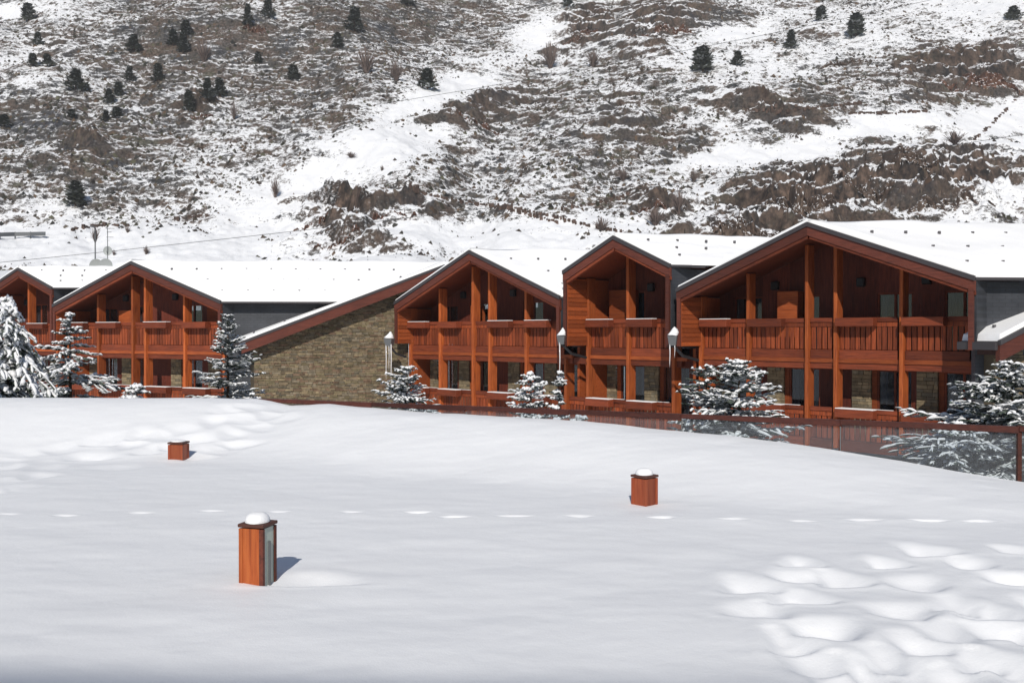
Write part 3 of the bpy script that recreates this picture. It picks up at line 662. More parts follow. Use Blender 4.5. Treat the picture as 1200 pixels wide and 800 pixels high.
    WB = GZ if Lw > 1 else -0.5
    w0 = (W-0.12, woff); w1 = (w0[0]+ru*Lw, w0[1]+rw*Lw); th = 0.18
    q = (-rw/math.hypot(ru, rw)*th, ru/math.hypot(ru, rw)*th)
    MB().hexa([(w0[0], w0[1], WB), (w1[0], w1[1], WB), (w1[0]+q[0], w1[1]+q[1], WB), (w0[0]+q[0], w0[1]+q[1], WB)], [(w0[0], w0[1], ze-0.15), (w1[0], w1[1], ze-0.15), (w1[0]+q[0], w1[1]+q[1], ze-0.15), (w0[0]+q[0], w0[1]+q[1], ze-0.15)]).build('slate_wall', M['slate'], T)
    # gutter line under the eave
    gp0 = (W+0.04, 0.02, ze-0.10); gp1 = (gp0[0]+ru*(Le-.1), gp0[1]+rw*(Le-.1), ze-0.10)
    MB().tube([gp0, (gp0[0]+ru*max(Le-.5, .05), gp0[1]+rw*max(Le-.5, .05), ze-.10)], 0.05, 6).build('gutter', M['edge'], T)
    # back wall with openings
    ends = [0.10]+[W-0.10]
    def back(u0, u1, z0, z1, m, nm='back_wall', d=0.0): return MB().box(u0, u1, DB+d, DB+d+0.12, z0, z1).build(nm, m, T)
    centers = [u + 0.62*1.9*0 for u in posts]
    # window bands sit where the photo shows them: between the posts' right halves
    wins = []
    for i in range(len(posts)-1):
        b0, b1 = posts[i], posts[i+1]
        if b1-b0 < 1.3: continue
        c = b1-1.05+0.42; wins.append((c-0.55, c+0.55, i))
    zf2 = -0.85; FL = -0.50
    # upper wall above/below and between windows, following the gable
    def gable_piece(u0, u1, z0, m, nm, d=0.0):
        brk = [u0]+([W/2] if u0 < W/2 < u1 else [])+[u1]
        mbb = MB()
        for a, b in zip(brk[:-1], brk[1:]):
            mbb.hexa([(a, DB+d, z0), (b, DB+d, z0), (b, DB+d+.12, z0), (a, DB+d+.12, z0)], [(a, DB+d, roofz(a)-.29), (b, DB+d, roofz(b)-.29), (b, DB+d+.12, roofz(b)-.29), (a, DB+d+.12, roofz(a)-.29)])
        return mbb.build(nm, m, T)
    cur = 0.10; UT = 1.22 if ze < 1.8 else 1.45
    for k, (a, b, i) in enumerate(wins):
        a = max(a, .15); top = min(UT, roofz(a)-0.45, roofz(b)-0.45); b_ = min(b, W-0.12)
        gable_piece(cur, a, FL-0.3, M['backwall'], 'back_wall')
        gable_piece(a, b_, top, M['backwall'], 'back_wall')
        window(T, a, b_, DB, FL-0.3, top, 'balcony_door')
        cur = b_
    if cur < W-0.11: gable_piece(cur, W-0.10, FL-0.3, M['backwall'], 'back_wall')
    # lower wall
    cur = lower_extra[0] if lower_extra and lower_extra[0] < 0 else 0.0
    z1 = -0.86; lastp = posts[-1]
    for k, (a, b, i) in enumerate(wins):
        if a-cur > 0.05:
            # wood strip then stone pier
            sp = max(cur, a-0.78)
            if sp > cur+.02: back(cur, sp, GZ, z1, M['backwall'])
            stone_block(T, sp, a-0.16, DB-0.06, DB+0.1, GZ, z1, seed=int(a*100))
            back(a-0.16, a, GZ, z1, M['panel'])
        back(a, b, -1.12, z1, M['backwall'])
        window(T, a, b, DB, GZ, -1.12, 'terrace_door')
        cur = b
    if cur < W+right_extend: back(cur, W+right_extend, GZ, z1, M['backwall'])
    # inner dark box behind the windows
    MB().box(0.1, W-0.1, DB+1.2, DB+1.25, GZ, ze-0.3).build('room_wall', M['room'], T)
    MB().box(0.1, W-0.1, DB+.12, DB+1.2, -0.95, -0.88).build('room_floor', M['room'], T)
    # floor slab and fascia beam between storeys
    u_lo = lower_extra[0] if lower_extra and lower_extra[0] < 0 else 0.0
    u_hi = posts[-1]
    MB().box(0.12, W-.12, p+0.06, DB, -0.90, -0.78).build('floor_slab', M['panel'], T)
    MB().box(u_lo, u_hi+0.3, p+0.10, p+0.32, -1.10, -0.87).build('beam', M['rail'], T, bevel=0.01)
    # posts: slim deep fins
    for u in posts:
        ztop = min(roofz(max(u, 0.0)), roofz(min(u+0.12, W)))-0.28
        if u >= W-0.55: ztop = -0.9
        MB().box(u, u+0.115, p-0.03, p+0.36, GZ, ztop).build('post', M['post'], T, bevel=0.012)
    for u in lower_extra: MB().box(u, u+0.125, p-0.02, p+0.40, GZ, -0.9).build('post', M['post'], T, bevel=0.012)
    # balconies
    allp = sorted(list(posts))
    lowp = sorted(list(posts)+list(lower_extra))
    for lev, (zr, P_) in enumerate(((0.46, allp), (-2.27, lowp))):
        for b0, b1 in zip(P_[:-1], P_[1:]):
            a, b = b0+0.13, b1-0.09
            if b > W-0.08 and lev == 0: b = W-0.12
            if b-a < 0.25: continue
            bal = thing_part('balcony', T, (a, p+0.10, 0))
            L = b-a
            link('top_rail', boxmesh(L, 0.07, 0.13, M['rail'], 'top_rail'), bal, (0, -0.03, zr-0.13))
            link('rail_board', boxmesh(L, 0.04, 0.14, M['slat'], 'rail_board'), bal, (0, 0.0, zr-0.275))
            n = max(2, round(L/0.17)); pw = L/n
            zb = zr-0.96
            for k in range(n): link('slat', boxmesh(round(pw*0.80, 3), 0.03, 0.70, M['slat'], 'slat'), bal, (k*pw+pw*0.1, 0.02, zb))
            link('bottom_board', boxmesh(L, 0.06, 0.33, M['rail'], 'bottom_board'), bal, (0, -0.02, zr-1.30))
            if L > 1.2:
                pl = L*0.66
                link('planter', boxmesh(round(pl, 3), 0.30, 0.25, M['rail'], 'planter'), bal, (0.02, -0.34, zr-0.26))
                if (int(a*10)+lev) % 5 or lev:
                    MB().box(0, pl, 0, 0.26, 0, 0.03).build('planter_snow', M['roof_snow'], bal, loc=(0.02, -0.32, zr-0.012), bevel=0.012)
                    link('sill_snow', boxmesh(round(L*.9, 3), 0.05, 0.015, M['roof_snow'], 'sill_snow'), bal, (0.05, -0.01, zr+0.001)) if lev else None
    # storage cupboards standing on the upper balconies
    for (u0, u1, zt_) in cup:
        MB().box(u0, u1, p+0.75, DB-0.005, -0.775, zt_).build('cupboard', M['panel'], T, bevel=0.01)
    # small round vents / lamps high on the back wall
    for (a, b, i) in wins:
        u = a-0.62
        if u > 0.3 and roofz(u) > 2.0: MB().box(u, u+0.26, DB-0.16, DB-0.004, 1.42, 1.70).build('wall_lamp', M['black'], T, bevel=0.03)
    # snow guards in staggered rows on the swept slope
    gm = boxmesh(0.08, 0.06, 0.085, M['guard'], 'snow_guard')
    for row, qv in enumerate((0.28, 0.56, 0.84)):
        s = 0.6+0.45*(row % 2)+qv*W*0.0
        while s < Lr+(Le-Lr)*qv-0.3:
            X_ = W/2+(W/2)*qv+ru*s; Y_ = rw*s; Z_ = za+(ze-za)*qv
            link('snow_guard', gm, T, (X_, Y_, Z_+0.07)); s += 1.02
    return T
def thing_part(name, parent, loc):
    o = bpy.data.objects.new(name, None); o.empty_display_size = .1; COL.objects.link(o); o.parent = parent; o.location = loc; return o
def window(T, a, b, DB, z0, z1, nm):
    W_ = thing_part(nm, T, (a, DB, z0)); w = b-a; h = z1-z0; f = 0.06
    mb = MB(); mb.box(0, f, 0.02, .1, 0, h); mb.box(w-f, w, 0.02, .1, 0, h); mb.box(f, w-f, 0.02, .1, h-f, h); mb.box(f, w-f, .02, .1, 0, f); mb.box(w/2-.035, w/2+.035, .02, .1, f, h-f)
    mb.build('frame', M['rail'], W_)
    MB().box(f, w-f, .055, .06, f, h-f).build('pane', M['glass'], W_)
    for x0, x1 in ((f+.01, f+.20), (w-f-.22, w-f-.02)):
        n = 7; cv = []
        mbc = MB()
        pts = [(x0+(x1-x0)*i/n, 0.15+0.025*(i % 2)) for i in range(n+1)]
        mbc.hexa([(x, y, f) for x, y in pts]+[(x, y+.01, f) for x, y in pts[::-1]], [(x, y, h-f) for x, y in pts]+[(x, y+.01, h-f) for x, y in pts[::-1]])
        mbc.build('curtain', M['curtain'], W_)
def stone_block(T, u0, u1, y0, y1, z0, z1, seed=0, name='stone_pier'):
    rr = random.Random(seed); mb = MB()
    z = z0
    while z < z1-0.02:
        h = min(rr.uniform(0.07, 0.13), z1-z); u = u0
        while u < u1-0.01:
            w = min(rr.uniform(0.14, 0.34), u1-u)
            if u1-(u+w) < 0.06: w = u1-u
            g = rr.uniform(.75, 1.3); g *= .72; t = (0.34*g, 0.27*g, 0.17*g) if rr.random() < .7 else (0.28*g, 0.24*g, 0.17*g)
            mb.box(u+.006, u+w-.006, y0-rr.uniform(0, .02), y1, z+.005, z+h-.005, t); u += w
        z += h
    return mb.build(name, M['stone'], T)

E2 = (.876, -.482); E3 = (.705, -.709); E5 = (.69, -.7234)
chalet('timber_chalet', (-26.07, 46.7), E2, 5.0, 2.20, 3.16, .7, (1.0, .02), 5.5, [0.0, 2.15, 4.3], 'leftmost chalet, narrow, cut by the left edge behind snow laden branches', Le=1.9, Lw=.3, S=1.03)
chalet('timber_chalet', (-20.5, 42.06), E2, 10.25, 1.30, 3.02, .65, (.995, .06), 13.4, [-.0, 2.05, 4.28, 5.08, 7.45, 9.7], 'wide four bay chalet on the left whose snowy roof runs to the stone house', cup=((2.5, 3.3, 1.0), (8.0, 8.6, 1.2)), S=1.06, Le=4.3, Lw=3.9)
chalet('timber_chalet', (-4.85, 39.24), E3, 9.22, 1.32, 3.17, .72, (.999, .04), 5.2, [-.02, 1.92, 3.91, 4.86, 6.83, 8.8], 'wide four bay chalet between the stone house and the tall narrow chalet', cup=((3.0, 3.5, 1.1),), Le=.12, Lw=.3, S=1.03, woff=.8, right_extend=.9)
chalet('timber_chalet', (1.82, 32.3), E5, 4.42, 2.17, 3.18, 1.05, (.97, .24), 5.6, [0.05, 1.86, 3.75], 'tall narrow two bay chalet with steep gable in the middle of the row', lower_extra=(-1.0,), cup=((0.45, 1.5, 1.5),), Le=1.2, Lw=.4, woff=.95, S=1.025, right_extend=.9)
chalet('timber_chalet', (5.55, 31.3), E5, 9.39, 1.51, 3.29, 1.15, (.995, .1), 15.0, [0.02, 1.88, 3.97, 4.92, 6.94, 8.95], 'nearest and widest chalet at the right with the biggest snowy roof', cup=((2.55, 3.3, 1.35),), S=.94)

# ------------------------------------------------------------------ stone houses between the chalets
def stone_house(A, b_ang, zl, za, T1, T2, label, seed, depth=5.0, right=True, Tw=6.5):
    dx, dy = math.cos(b_ang), math.sin(b_ang); T = thing('stone_house', label, 'stone house', (A[0], A[1], 0), b_ang)
    sl = (za-zl)/T1
    # roof prism, local x along the wall, y away
    mb = MB().hexa([(0, 0.0, zl-.16), (T1, 0, za-.16), (T1, depth, za-.16), (0, depth, zl-.16)], [(0, 0, zl-.02), (T1, 0, za-.02), (T1, depth, za-.02), (0, depth, zl-.02)])
    if right: mb.hexa([(T1, 0, za-.16), (T2, 0, za-(T2-T1)*sl-.16), (T2, depth, za-(T2-T1)*sl-.16), (T1, depth, za-.16)], [(T1, 0, za-.02), (T2, 0, za-(T2-T1)*sl-.02), (T2, depth, za-(T2-T1)*sl-.02), (T1, depth, za-.02)])
    mb.build('roof', M['edge'], T)
    ms = MB().hexa([(0.04, 0.0, zl-.02+.04*sl), (T1, 0.0, za-.02), (T1, depth, za-.02), (0.04, depth, zl-.02)], [(0.10, 0.05, zl+.16), (T1, 0.05, za+.13), (T1, depth, za+.13), (0.10, depth, zl+.16)])
    ms.build('roof_snow', M['roof_snow'], T)
    if right: MB().hexa([(T1, 0.0, za-.02), (T2, 0.0, za-.02-(T2-T1)*sl), (T2, depth, za-.02-(T2-T1)*sl), (T1, depth, za-.02)], [(T1, 0.05, za+.13), (T2, 0.05, za+.13-(T2-T1)*sl), (T2, depth, za+.13-(T2-T1)*sl), (T1, depth, za+.13)]).build('roof_snow', M['roof_snow'], T)
    MB().hexa([(-.02, -.06, zl-.5), (T1, -.06, za-.5), (T1, .06, za-.5), (-.02, .06, zl-.5)], [(-.02, -.06, zl-.1), (T1, -.06, za-.1), (T1, .06, za-.1), (-.02, .06, zl-.1)]).build('rake_board', M['fascia'], T)
    MB().hexa([(-.03, -.09, zl-.1), (T1, -.09, za-.1), (T1, -.0, za-.1), (-.03, -.0, zl-.1)], [(-.03, -.09, zl+.01), (T1, -.09, za+.01), (T1, -.0, za+.01), (-.03, -.0, zl+.01)]).build('rake_trim', M['edge'], T)
    # soffit under the overhang
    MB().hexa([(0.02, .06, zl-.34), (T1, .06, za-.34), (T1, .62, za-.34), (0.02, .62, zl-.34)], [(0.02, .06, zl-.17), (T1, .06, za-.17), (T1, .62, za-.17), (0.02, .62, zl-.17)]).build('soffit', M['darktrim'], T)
    MB().box(-0.12, 0.03, 0.0, depth, zl-.22, zl-.03).build('gutter', M['edge'], T)
    # wall core and individual coursed stones
    w0 = 0.55
    MB().hexa([(w0, .60, GZ), (Tw, .60, GZ), (Tw, depth, GZ), (w0, depth, GZ)], [(w0, .60, zl+w0*sl-.2), (Tw, .60, zl+Tw*sl-.2), (Tw, depth, zl+Tw*sl-.2), (w0, depth, zl+w0*sl-.2)]).build('wall', M['mortar'], T)
    rr = random.Random(seed); mb = MB(); z = GZ
    pal = [(.215, .165, .105), (.18, .145, .095), (.25, .195, .12), (.20, .135, .09), (.165, .14, .10), (.225, .185, .13), (.195, .16, .095)]
    while z < za-.2:
        h = rr.uniform(.045, .095); u = w0
        while u < Tw-.05:
            w = min(rr.uniform(.10, .38), Tw-u)
            top = (zl+sl*u if u < T1 else za-(u-T1)*sl)-.2
            if z+h*.5 < top:
                g = rr.uniform(.62, 1.08); c = pal[rr.randrange(7)]; y0 = .59-rr.uniform(0, .045)
                mb.poly([(u+.008, y0, z+.006), (u+w-.008, y0, z+.006), (u+w-.008, y0, z+h-.006), (u+.008, y0, z+h-.006), (u, .60, z), (u+w, .60, z), (u+w, .60, z+h), (u, .60, z+h)], [(0, 1, 2, 3), (0, 4, 5, 1), (1, 5, 6, 2), (2, 6, 7, 3), (3, 7, 4, 0)], tuple(x*g for x in c))
            u += w
        z += h
    o = mb.build('wall_stones', M['stone'], T, kind='stuff')
    gm = boxmesh(0.08, 0.06, 0.085, M['guard'], 'snow_guard')
    for k in range(6): link('snow_guard', gm, T, (0.5+k*1.25, 0.55, zl+sl*(0.5+k*1.25)+.12))
    return T
stone_house((-10.93, 38.0), math.atan2(.38, .92), -.34, 3.0, 8.6, 12.0, 'stone walled house with long sloping red brown rake between the two wide chalets', 5, depth=3.2, Tw=7.15)
stone_house((11.63, 22.44), math.atan2(.38, .92), -.19, 3.1, 8.7, 10.0, 'stone house at the right edge under a low snowy eave behind the tall spruce', 9, depth=1.1, Tw=8.0)

# ------------------------------------------------------------------ rainwater hoppers with icicles
def hopper(X, Y, zt, w, icic, label, pipe):
    T = thing('rain_hopper', label, 'rain hopper', (X, Y, 0), -0.3, 'zinc rain hoppers hung with icicles')
    MB().hexa([(-w*.35, -w*.35, zt-.42), (w*.35, -w*.35, zt-.42), (w*.35, w*.35, zt-.42), (-w*.35, w*.35, zt-.42)], [(-w*.5, -w*.5, zt-.12), (w*.5, -w*.5, zt-.12), (w*.5, w*.5, zt-.12), (-w*.5, w*.5, zt-.12)]).build('box', M['metal'], T)
    rr = random.Random(int(X*50)); mb = MB(); n = 8
    rings = [(1.06, 0), (1.1, .05), (.85, .10), (.4, .15)]
    pts = [[(math.cos(a)*w*.55*s*rr.uniform(.8, 1.15), math.sin(a)*w*.55*s, zt-.12+z*(1+.9*math.cos(a+.4))+rr.uniform(0, .03)) for a in [6.283*i/n for i in range(n)]] for s, z in rings]
    for a, b in zip(pts[:-1], pts[1:]): mb.poly(a+b, [(i, (i+1) % n, n+(i+1) % n, n+i) for i in range(n)])
    mb.poly(pts[-1], [tuple(range(n))]); mb.build('snow_cap', M['tree_snow'], T, smooth=True)
    for dx, L, r in icic:
        MB().tube([(dx, -w*.3, zt-.35), (dx+.01, -w*.3, zt-.35-L*.4), (dx, -w*.3, zt-.35-L*.8), (dx, -w*.3, zt-.35-L)], [r, r*.8, r*.5, r*.12], 6).build('icicle', M['ice'], T, smooth=True)
    MB().tube([(0, 0, zt-.4), (pipe[0]*.4, pipe[1]*.4, zt-.75), (pipe[0], pipe[1], zt-.9)], .05, 8).build('pipe', M['black'], T)
hopper(5.0, 29.2, .03, .29, [(-.08, .75, .022), (.07, .45, .016)], 'snow capped hopper between the tall narrow chalet and the widest chalet', (.7, .8))
hopper(1.74, 32.9, .02, .28, [(-.05, 1.35, .026)], 'snow capped hopper with one very long icicle left of the tall narrow chalet', (.7, .8))
hopper(-5.15, 39.4, -.12, .36, [(-.10, 1.5, .026), (.03, 1.1, .018), (.13, 1.5, .03)], 'snow capped hopper with three icicles in front of the stone wall', (.5, .6))

# ------------------------------------------------------------------ garden balustrade
def balustrade():
    T = thing('glass_balustrade', 'long brown railed glass balustrade along the far edge of the snow garden', 'balustrade', (0, 0, 0))
    pts = [(-20.0, float(rail_y(-20))), (-12, float(rail_y(-12))), (-8, float(rail_y(-8))), (RA[0], RA[1])]
    L = math.hypot(RB[0]-RA[0], RB[1]-RA[1]); d = ((RB[0]-RA[0])/L, (RB[1]-RA[1])/L)
    t = 0; stops = []
    # joints where the photograph shows them
    for px in (436, 546, 668, 800, 987, 1197.5):
        a = (px-600)/F_PX; tt = (a*RA[1]-RA[0])/(d[0]-a*d[1]); stops.append(tt)
    pts += [(RA[0]+d[0]*s, RA[1]+d[1]*s) for s in stops]
    last = stops[-1]; pts += [(RA[0]+d[0]*(last+2.0*k), RA[1]+d[1]*(last+2.0*k)) for k in (1, 2, 3, 4)]
    zt = -1.0
    for i, ((x0, y0), (x1, y1)) in enumerate(zip(pts[:-1], pts[1:])):
        y0 += .05; y1 += .05
        lt = math.hypot(x1-x0, y1-y0); nx, ny = -(y1-y0)/lt*.04, (x1-x0)/lt*.04
        MB().hexa([(x0-nx, y0-ny, zt-.055), (x1-nx, y1-ny, zt-.075), (x1+nx, y1+ny, zt-.055), (x0+nx, y0+ny, zt-.055)], [(x0-nx, y0-ny, zt), (x1-nx, y1-ny, zt), (x1+nx, y1+ny, zt), (x0+nx, y0+ny, zt)]).build('handrail', M['handrail'], T, bevel=.006)
        gx0, gy0, gx1, gy1 = x0+(x1-x0)*.01, y0+(y1-y0)*.01, x1-(x1-x0)*.01, y1-(y1-y0)*.01
        mx, my = nx*.1, ny*.1
        MB().hexa([(gx0-mx, gy0-my, -2.0), (gx1-mx, gy1-my, -2.0), (gx1+mx, gy1+my, -2.0), (gx0+mx, gy0+my, -2.0)], [(gx0-mx, gy0-my, zt-.057), (gx1-mx, gy1-my, zt-.057), (gx1+mx, gy1+my, zt-.057), (gx0+mx, gy0+my, zt-.057)]).build('glass_pane', M['balustrade_glass'], T)
        if i != 0:
            wide = (i == 9)
            w = .022 if wide else .008
            MB().box(x0-w, x0+w, y0-w, y0+w, -2.0, zt+(0.01 if wide else -.078)).build('post', M['darktrim'] if wide else M['metal'], T)
balustrade()

# ------------------------------------------------------------------ garden lamp bollards
def bollard(px, pyb, pyt, wpx, rot, label, style, snow):
    X, Y = hit_terrace(px, pyb-1.0)
    z0 = float(terrace_base(np.array(X), np.array(Y)))-.25; zt = (HOR-pyt)/F_PX*Y
    s = wpx/F_PX*Y; T = thing('lamp_bollard', label, 'bollard light', (X, Y+s*.3, z0), rot, 'wooden lamp bollards in the snow garden')
    h = zt-z0; c = .012
    fr = M['bollard'] if style == 0 else M['bollard_red']
    hs = s/2
    # corner stiles
    for sx in (-1, 1):
        for sy in (-1, 1):
            MB().box(sx*hs-(.028 if sx > 0 else 0), sx*hs+(.028 if sx < 0 else 0), sy*hs-(.028 if sy > 0 else 0), sy*hs+(.028 if sy < 0 else 0), 0, h-.03).build('corner_stile', fr if not (style == 0 and sy < 0) else M['fascia'], T, bevel=.002)
    i = hs-.006; g = .028
    if style: MB().box(-hs+g, hs-g, -i, -i+.02, 0, h-.03).build('front_panel', fr, T)
    MB().box(-i, -i+.02, -hs+g, hs-g, 0, h-.03).build('side_panel', fr, T)
    MB().box(-hs+g, hs-g, i-.02, i, 0, h-.03).build('back_panel', fr, T)
    if style == 0:
        MB().box(-hs+g, hs-g, -i+.002, -i+.012, 0, h-.03).build('diffuser_pane', M['diffuser'], T); MB().box(i-.02, i, -hs+g, hs-g, 0, h-.03).build('side_panel', fr, T)
        MB().tube([(0, -i-.002+.0, .05), (0, -i-.002, h-.12)], .012, 6).build('lamp_tube', M['metal'], T)
    else: MB().box(i-.02, i, -hs+g, hs-g, 0, h-.03).build('side_panel', fr, T)
    MB().box(-hs-.005, hs+.005, -hs-.005, hs+.005, h-.022, h).build('cap', M['cap'], T, bevel=.004)
    # snow cushion
    n, m_ = 20, 8; rr = random.Random(int(px)); mb = MB(); rings = []
    for k in range(m_):
        t = k/(m_-1)*math.pi/2; r = math.cos(t)**.65*hs*.93 if k < m_-1 else .002; z = h+math.sin(t)*snow
        rings.append([(math.cos(a)*r*(1+.06*math.sin(3*a+px)) - .06*hs, math.sin(a)*r*(1+.06*math.cos(2*a)), z+.003) for a in [6.283*j/n for j in range(n)]])
    for a, b in zip(rings[:-1], rings[1:]): mb.poly(a+b, [(j, (j+1) % n, n+(j+1) % n, n+j) for j in range(n)])
    mb.build('snow_cap', M['tree_snow'], T, smooth=True)
    # little melt lip of snow round the foot
bollard(299, 686, 613.5, 32, rad(74), 'nearest wooden bollard light with frosted glass side and tall snow dome', 0, .062)
bollard(756.5, 593, 557, 22.5, rad(42), 'reddish wooden bollard light on the right with small snow cap', 1, .06)
bollard(207, 539, 518, 18.0, rad(-6), 'small short wooden bollard light far left among the footprints', 1, .02)

# ------------------------------------------------------------------ snow laden spruces
def spruce(px, pyt, Y, wpx, label, seed, base_z=None, nb=70, droop=.25, snow=.7, first=.05, pw=.9, lump=1.0, lean=0.0, tiers=None, dens=1.0, crown_h=None, side=None):
    rr = random.Random(seed); X = (px-600)/F_PX*Y; zt = (HOR-pyt)/F_PX*Y
    zb = base_z if base_z is not None else float(ground_z(np.array(X), np.array(Y)))
    H = zt-zb; Rm = wpx/F_PX*Y*.5
    T = thing('spruce_tree', label, 'spruce tree', (X, Y, zb), 0, 'snow laden spruces between garden and chalets')
    fol, sno = MB(), MB()
    tk = MB().tube([(0, 0, -.3), (lean*.5, 0, H*.5), (lean, 0, H*.97)], [.05+.008*H, .03, .006], 6); tk.build('trunk', M['bark'], T)
    def twig(p, d, L, w, sn):
        up = Vector((0, 0, 1)); s = d.cross(up)
        if s.length < .01: s = Vector((1, 0, 0))
        s.normalize(); u2 = s.cross(d).normalized()
        g = rr.uniform(.55, 1.3); c = (.11*g, .135*g, .11*g) if rr.random() < .45 else (.46*g, .48*g, .49*g)
        k = max(2, int(L/.04))
        for i in range(k):
            q = p+d*L*(i/k); e = q+d*L*1.3/k
            for sg in (-1, 1):
                a = s*sg*w*rr.uniform(.7, 1.2)+u2*w*rr.uniform(-.5, .3)
                fol.poly([q, q+a+d*w*.7, e], [(0, 1, 2)], c)
        fol.poly([p+u2*w*.15-s*w*.15, p-u2*w*.25, p+d*L], [(0, 1, 2)], c)
        fol.poly([p+s*w*.18, p-u2*w*.5+d*L*.5, p+d*L], [(0, 1, 2)], c)
        if sn:
            r = w*(rr.uniform(.16, .42) if rr.random() < .6 else rr.uniform(.42, .72))*lump; n = 5; k = 4; rings = []
            for i in range(k+1):
                t = i/k; f = math.sin(math.pi*min(.97, t*.92+.06))**.6*r*rr.uniform(.75, 1.15)
                c0 = p+d*L*(0.02+t*.98)+u2*(f*.55)
                rings.append([c0+s*math.cos(a)*f*1.1+u2*math.sin(a)*f*(.8 if math.sin(a) > 0 else .35) for a in [6.283*j/n for j in range(n)]])
            for A_, B_ in zip(rings[:-1], rings[1:]): sno.poly(A_+B_, [(j, (j+1) % n, n+(j+1) % n, n+j) for j in range(n)])
            sno.poly(rings[0], [(4, 3, 2, 1, 0)]); sno.poly(rings[-1], [(0, 1, 2, 3, 4)])
    nt = tiers or 9
    nb = int(nb*1.45)
    for i in range(nb):
        t = first+(1-first)*((i/nb*nt+rr.uniform(-.45, .45))/nt); t = min(max(t, first*.7), .985)
        a = rr.uniform(0, 6.283)
        br = rr.uniform(-.12, .14); L = Rm*1.18*((1-t)**pw)*(rr.uniform(.45, .95) if rr.random() < .7 else rr.uniform(.95, 1.3))+.05; bs = min(.97, max(.15, snow+rr.uniform(-.3, .2)))
        if side: L *= 1+side*math.cos(a)
        p0 = Vector((lean*t, 0, H*t)); d0 = Vector((math.cos(a), math.sin(a), 0))
        k = max(3, int(L/.12)); prev = p0
        lift = .35*(t)-.05+br
        for j in range(1, k+1):
            s = j/k; q = p0+d0*L*s+Vector((0, 0, L*(lift*s-droop*s*s*1.3+.12*s**4)))
            d = (q-prev); seg = d.length; d.normalize()
            w = .078*(1-.4*s)
            twig(prev, d, seg*1.15, w, rr.random() < bs)
            for sg in (-1, 1):
                if rr.random() < .9*dens:
                    pd = Vector((-d0.y, d0.x, 0))*sg
                    td = (d*.75+pd*rr.uniform(.5, .95)+Vector((0, 0, rr.uniform(-.30, .02)-droop*.5))).normalized()
                    tl = max(.06, L*(1-s*.7)*.50*rr.uniform(.45, 1.2)); tl = min(tl, .5)
                    twig(q, td, tl, w*.85, rr.random() < bs)
                    if tl > .2:
                        td2 = (td+d*.6+Vector((0, 0, -.15))).normalized(); twig(q+td*tl*.45, td2, tl*.5, w*.7, rr.random() < snow*.8)
            prev = q
    # leader
    twig(Vector((lean, 0, H*.9)), Vector((0, 0, 1)), H*.1, .03, False)
    fol.build('foliage', M['needles'], T); sno.build('snow_load', M['tree_snow'], T, smooth=True)
    return T
spruce(8, 348, 16.0, 125, 'big drooping spruce at the left edge, heaviest with snow', 1, nb=120, droop=.75, snow=.9, pw=.62, lump=1.5, tiers=10)
spruce(82, 366, 19.0, 165, 'spruce with thin upright leader beside the big drooping one', 2, nb=80, droop=.22, snow=.85, pw=.85, lump=1.1, tiers=9)
spruce(267, 368, 20.0, 112, 'conical spruce standing alone left of the stone wall', 3, nb=105, droop=.10, snow=.62, pw=.75, lump=.85, tiers=10)
spruce(160, 452, 17.0, 110, 'low snow mounded spruce top peeping over the garden edge on the left', 4, nb=60, droop=.2, snow=.95, lump=1.4, tiers=5)
spruce(476, 431, 21.0, 110, 'low wide spruce in front of the stone wall under the icicles', 5, nb=85, droop=.12, snow=.8, pw=.55, lump=1.25, tiers=6)
spruce(622, 438, 17.0, 84, 'left shoot of the small spruce before the middle wide chalet', 6, nb=55, droop=.15, snow=.85, pw=.6, lump=1.2, tiers=6)
spruce(655, 436, 16.6, 44, 'slim snowy shoot of spruce rising at the long icicle', 7, nb=34, droop=.1, snow=.85, pw=.8, lump=1.2, tiers=6)
spruce(676, 488, 13.6, 56, 'tiny spruce tip behind the glass below the long icicle', 8, nb=30, droop=.2, snow=.9, pw=.6, lump=1.2, tiers=4)
spruce(508, 480, 14.8, 40, 'tiny snowy spruce tip just over the garden edge near the middle', 10, nb=24, droop=.2, snow=.9, pw=.6, lump=1.1, tiers=4)
spruce(828, 426, 15.4, 118, 'greener left top of the twin spruce before the widest chalet', 11, nb=80, droop=.15, snow=.55, pw=.75, lump=1.0, tiers=8)
spruce(866, 424, 15.0, 128, 'whiter right top of the twin spruce before the widest chalet', 12, nb=90, droop=.12, snow=.85, pw=.6, lump=1.05, tiers=7)
spruce(1186, 424, 12.6, 270, 'tall spruce at the right edge seen partly through the glass', 13, nb=130, droop=.15, snow=.8, pw=.8, lump=.95, tiers=10)
spruce(1120, 496, 12.2, 130, 'low frosted spruce branches behind glass left of the right edge spruce', 14, nb=70, droop=.2, snow=.85, pw=.6, lump=.95, tiers=6)
spruce(296, 462, 17.0, 50, 'low snowy spruce tip right of the conical spruce', 15, nb=24, droop=.2, snow=.9, pw=.6, lump=1.1, tiers=4)

